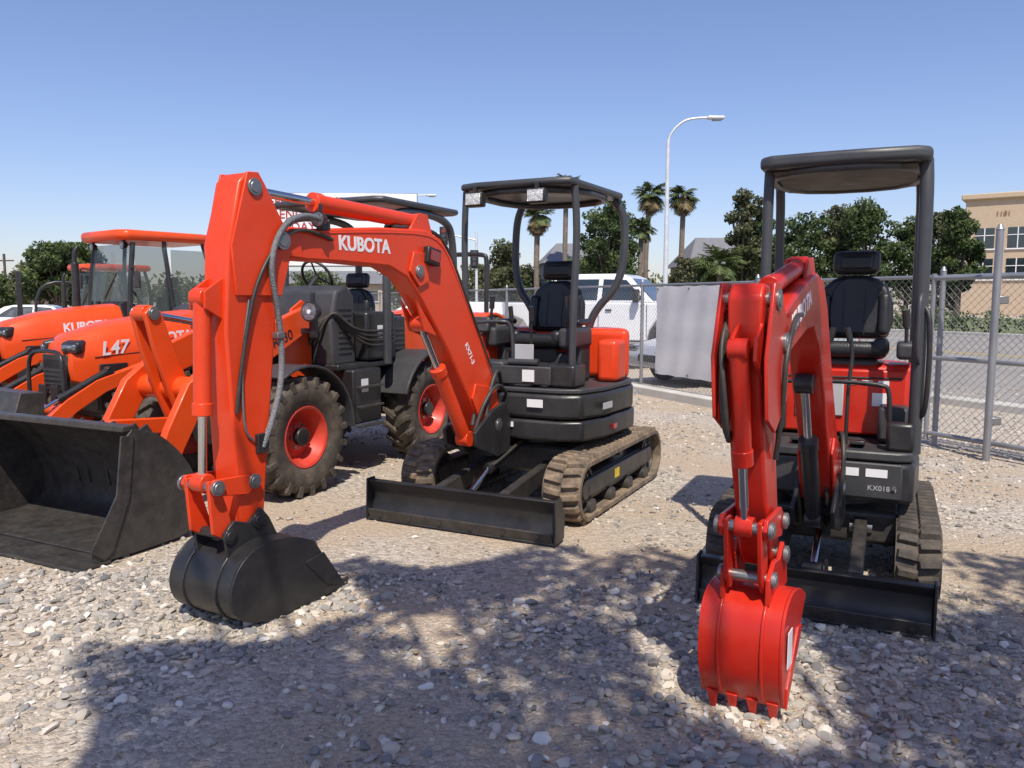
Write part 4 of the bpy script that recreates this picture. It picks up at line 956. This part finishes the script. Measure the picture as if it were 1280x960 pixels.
palm((at(672,70)/1.02,70,0),8.9,1.7,3); palm((at(706,80)/1.02,80,0),12.6,1.8,5)
palm((at(797,72),72,0),7.9,1.5,6,False); palm((at(900,60),60,0),4.2,2.2,7,False); palm((at(880,62),62,0),3.6,2.0,8,False)
TS=[(925,62,10.4,2.3,True),(948,66,9.4,2.2,True),(1000,62,8.2,3.4,False),(1045,64,9.2,3.0,False),(1075,60,9.2,2.8,True),(1130,62,7.8,3.0,False),(1165,64,8.6,3.0,False),(1193,58,8.4,2.0,True),
 (965,66,6.6,3.0,False),(870,70,5.2,3.2,False),(757,62,9.0,3.0,False),(772,66,10.0,2.4,True),(628,64,6.2,2.4,True),(652,74,4.5,3.4,False),(735,70,5.2,3.2,False),(600,80,5.0,3.0,False),
 (75,52,5.2,2.6,False),(105,54,5.3,2.6,False),(55,56,4.2,2.6,False),(8,60,3.4,2.8,False),(300,70,5,3,False),(520,80,4.4,3.4,False),(400,80,4.4,3.4,False)]
for i,(u,Y,h,w,tl) in enumerate(TS):
    tree((at(u,Y),Y,0),h,w,20+i,LEAF if i%3 else LEAFO,6500 if h>5 else 4000,.15,'broadleaf_tree',tl)
def mass(name,clumps,n,size,m):
    e=empty(name); leaf_cloud('foliage',clumps,n,size,m,e); return e
cl=[]
for i in range(70):
    p=fp(-10+i*1.6,0,29+random.uniform(-.5,.5)); cl.append((p[0],p[1],.55,random.uniform(.7,1.0)))
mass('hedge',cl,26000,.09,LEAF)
cl=[]
for i in range(150):
    X=-110+i*1.55; cl.append((X,112+random.uniform(-8,8),1.6+random.random()*1.8,random.uniform(2.0,3.4)))
mass('distant_trees',cl,26000,.38,LEAFO)

# shade tree standing behind the photographer
EL=R(56); az=Vector((.10,-1,0)).normalized()
ST=empty('shade_tree',(1.2,-3.4,0))
cyl(ST,'trunk',(0,0,-.1),(.1,.2,3.6),.22,BARK,16,r2=.15)
cot=1/math.tan(EL)
def rej(P):
    W=P+np.array([1.2,-3.4,0]); h=W[:,2]
    gx=W[:,0]-az.x*cot*h; gy=W[:,1]-az.y*cot*h
    r1=((gx-1.0)/.42)**2+((gy-3.55)/.85)**2<1
    r2=gx<-1.75+.25*np.sin(gy*3)
    r3=gy>4.95+.3*np.sin(gx*3.1)
    r4=(gx<-.95+.2*np.sin(gy*5))&(gy>3.6)
    return r1|r2|r3|r4
cl=[]
random.seed(12)
for i in range(80):
    gx=random.uniform(-1.8,4.6); gy=random.uniform(.6,4.9); h=random.uniform(5.2,7.4)
    cx=gx+az.x*cot*h-1.2; cy=gy+az.y*cot*h+3.4
    cl.append((cx,cy,h,random.uniform(.34,.60)))
    if i%3==0: tube(ST,'limb',[(.1,.2,3.4),(cx*.5,cy*.5+.1,4.6),(cx,cy,h)],.02,BARK,2,res=2)
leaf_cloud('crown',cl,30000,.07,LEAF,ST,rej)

# ================================================================== buildings, lamps, sign
OB=empty('office_building',(56.5,92,0),R(-36)); OB.scale=(1,1,.97)
box(OB,'main_block',(13.0,0,5.6),(26,16,11.2),WALLT,.05)
box(OB,'parapet_cornice',(13.3,0,11.45),(26.6,16.6,.5),WALLT,.08)
box(OB,'upper_band',(13,-8.06,9.9),(26.1,.1,.35),WALLB,.02)
box(OB,'corner_tower',(0,-1,6.3),(7,16,12.6),WALLT,.05); box(OB,'tower_cornice',(0,-1,12.8),(7.8,16.8,.6),WALLT,.1)
box(OB,'base_wainscot',(13,-8.08,1.6),(26.2,.14,3.2),WALLB,.02)
for fl in range(2):
    for i in range(8):
        x=5.4+i*2.5; z=4.9+fl*3.2
        box(OB,'window_glass',(x,-8.0,z),(1.6,.1,1.9),GLS,.01); box(OB,'window_frame_top',(x,-8.07,z+1.0),(1.9,.16,.14),WHT,.01); box(OB,'window_sill',(x,-8.07,z-1.0),(1.9,.2,.14),WHT,.01)
        box(OB,'mullion',(x,-8.08,z),(.07,.1,1.9),WHT,.005)
    for i in range(2):
        x=-1.6+i*3.0; box(OB,'window_glass',(x,-9.0,5.0+fl*3.3),(1.8,.1,2.2),GLS,.01); box(OB,'mullion',(x,-9.08,5.0+fl*3.3),(.09,.1,2.2),WHT,.005); box(OB,'window_sill',(x,-9.06,3.8+fl*3.3),(2.1,.2,.14),WHT,.01); box(OB,'transom',(x,-9.08,5.3+fl*3.3),(1.8,.1,.08),WHT,.005)
    for i in range(4): box(OB,'side_window',(-3.5,-6+i*3.4,5.2+fl*3.4),(.1,1.6,1.8),GLS,.01)
text(OB,'building_number','1181',.7,(0,-9.05,10.9),WALLB,0,'R',extr=.03)
def house(name,X,Y,w,d,h,rh,wm,nwin=4):
    e=empty(name,(X,Y,0),R(4)); box(e,'walls',(0,0,h/2),(w,d,h),wm,.03)
    v=[(-w/2-.5,-d/2-.5,h),(w/2+.5,-d/2-.5,h),(w/2+.5,d/2+.5,h),(-w/2-.5,d/2+.5,h),(-w/2+1.5,0,h+rh),(w/2-1.5,0,h+rh)]
    mesh_obj(e,'hip_roof',v,[(0,1,5,4),(1,2,5),(2,3,4,5),(3,0,4),(0,3,2,1)],ROOFM,0,False)
    for i in range(nwin):
        x=-w/2+w*(i+.5)/nwin; box(e,'window',(x,-d/2-.01,h*.6),(1.3,.08,1.2),GLS,.01); box(e,'sill',(x,-d/2-.05,h*.6-.66),(1.5,.16,.1),WHT,.01)
    box(e,'door',(w*.12,-d/2-.02,1.05),(1,.08,2.1),WALLB,.01)
house('beige_house',at(890,84),84,7,8,5.0,3.0,WALLT); house('grey_roof_house',at(712,88),88,6,8,5.4,2.3,ROOFM)
house('low_house',at(380,95),95,20,9,3.4,1.6,WALLT,7); house('low_house.001',at(-30,95),95,16,9,3.2,1.4,WALLT,6)
def lamp(X,Y,h,reach,drop=.9):
    e=empty('street_lamp',(X,Y,0))
    cyl(e,'pole',(0,0,0),(0,0,h-drop),.12,POL,16,r2=.075); cyl(e,'base_flange',(0,0,0),(0,0,.25),.2,POL,16,bevel=.02)
    tube(e,'arm',[(0,0,h-drop-.6),(0,0,h-drop+.15),(reach*.35,0,h-.1),(reach*.75,0,h),(reach,0,h)],.05,POL,3)
    box(e,'lamp_head',(reach+.25,0,h),(.75,.3,.14),POL,.06,segs=3); box(e,'lamp_lens',(reach+.3,0,h-.09),(.4,.22,.06),LNS,.02)
lamp(at(834,35)/1.02,35,9.3,1.75); lamp(at(478,58)/1.02,58,9.0,3.2)
TL=empty('traffic_signal',(at(596,60),60,0))
cyl(TL,'pole',(0,0,0),(0,0,6.6),.12,POL,14,r2=.09); tube(TL,'mast_arm',[(0,0,6.0),(-2.4,0,6.5),(-5.5,0,6.6)],.06,POL,2)
for x in (-2.4,-.15):
    z=6.3 if x<-1 else 4.6
    box(TL,'signal_backplate',(x,-.1,z),(.62,.06,1.35),BLK,.02); box(TL,'signal_head',(x,-.2,z),(.36,.22,1.1),BLK,.04)
    for k in range(3): cyl(TL,'signal_lens',(x,-.3,z-.34+.34*k),(x,-.33,z-.34+.34*k),.12,REDL if k==2 else GLS,14)
SG=empty('message_sign',(at(425,24),24,0),R(2))
box(SG,'board',(0,0,3.65),(4.7,.16,2.1),SGN,.02)
for s in (-1,1): cyl(SG,'sign_post',(s*1.9,.12,0),(s*1.9,.12,4.4),.07,GAL,12)
for i,t in enumerate(('REFRESHING STATION','BY END OF','MONDAY')): text(SG,'message_line',t,.36,(-2.2,-.09,4.45-.36*i),mat('sign_red_letters_%d'%i,(.35,.04,.04),.5),0,'R',align='LEFT',off=.004)
tube(SG,'board_frame',[(-2.35,-.02,2.6),(2.35,-.02,2.6),(2.35,-.02,4.7),(-2.35,-.02,4.7)],.04,GAL,0,True)
for u,Y in ((12,60),(28,75)):
    e=empty('utility_pole',(at(u,Y),Y,0)); cyl(e,'pole',(0,0,0),(0,0,5.0 if Y<70 else 4),.09,BARK,10); box(e,'crossarm',(0,0,4.5 if Y<70 else 3.6),(1.4,.1,.1),BARK,.01)

# ================================================================== world, sun, camera
w=bpy.data.worlds.new("World"); scene.world=w; w.use_nodes=True
nt=w.node_tree; sky=nt.nodes.new('ShaderNodeTexSky'); sky.sky_type='NISHITA'; sky.sun_disc=False
sky.sun_elevation=EL; sky.sun_rotation=math.atan2(az.x,az.y); sky.air_density=1.1; sky.dust_density=.9; sky.ozone_density=2.6; sky.altitude=300
tint=nt.nodes.new('ShaderNodeMix'); tint.data_type='RGBA'; tint.blend_type='MULTIPLY'; tint.inputs[0].default_value=1; tint.inputs[7].default_value=(1.02,.97,1.14,1)
bg=nt.nodes['Background']; bg.inputs['Strength'].default_value=.13
nt.links.new(sky.outputs[0],tint.inputs[6]); nt.links.new(tint.outputs[2],bg.inputs[0])
sl=bpy.data.lights.new('sun','SUN'); sl.energy=5.0; sl.angle=R(.53); sl.color=(1,.93,.82)
so=bpy.data.objects.new('sun',sl); link(so)
d=Vector((-az.x*math.cos(EL),-az.y*math.cos(EL),-math.sin(EL))); so.rotation_euler=d.to_track_quat('-Z','Y').to_euler(); so.location=(2,-10,15)
cam=bpy.data.cameras.new('camera'); cam.sensor_width=36; cam.lens=36*1000/1280; cam.clip_end=4000; cam.clip_start=.05
co=bpy.data.objects.new('camera',cam); link(co); co.location=(0,0,1.6); co.rotation_euler=(R(84),0,0)
scene.camera=co
scene.view_settings.view_transform='Standard'; scene.view_settings.look='None'; scene.view_settings.exposure=0
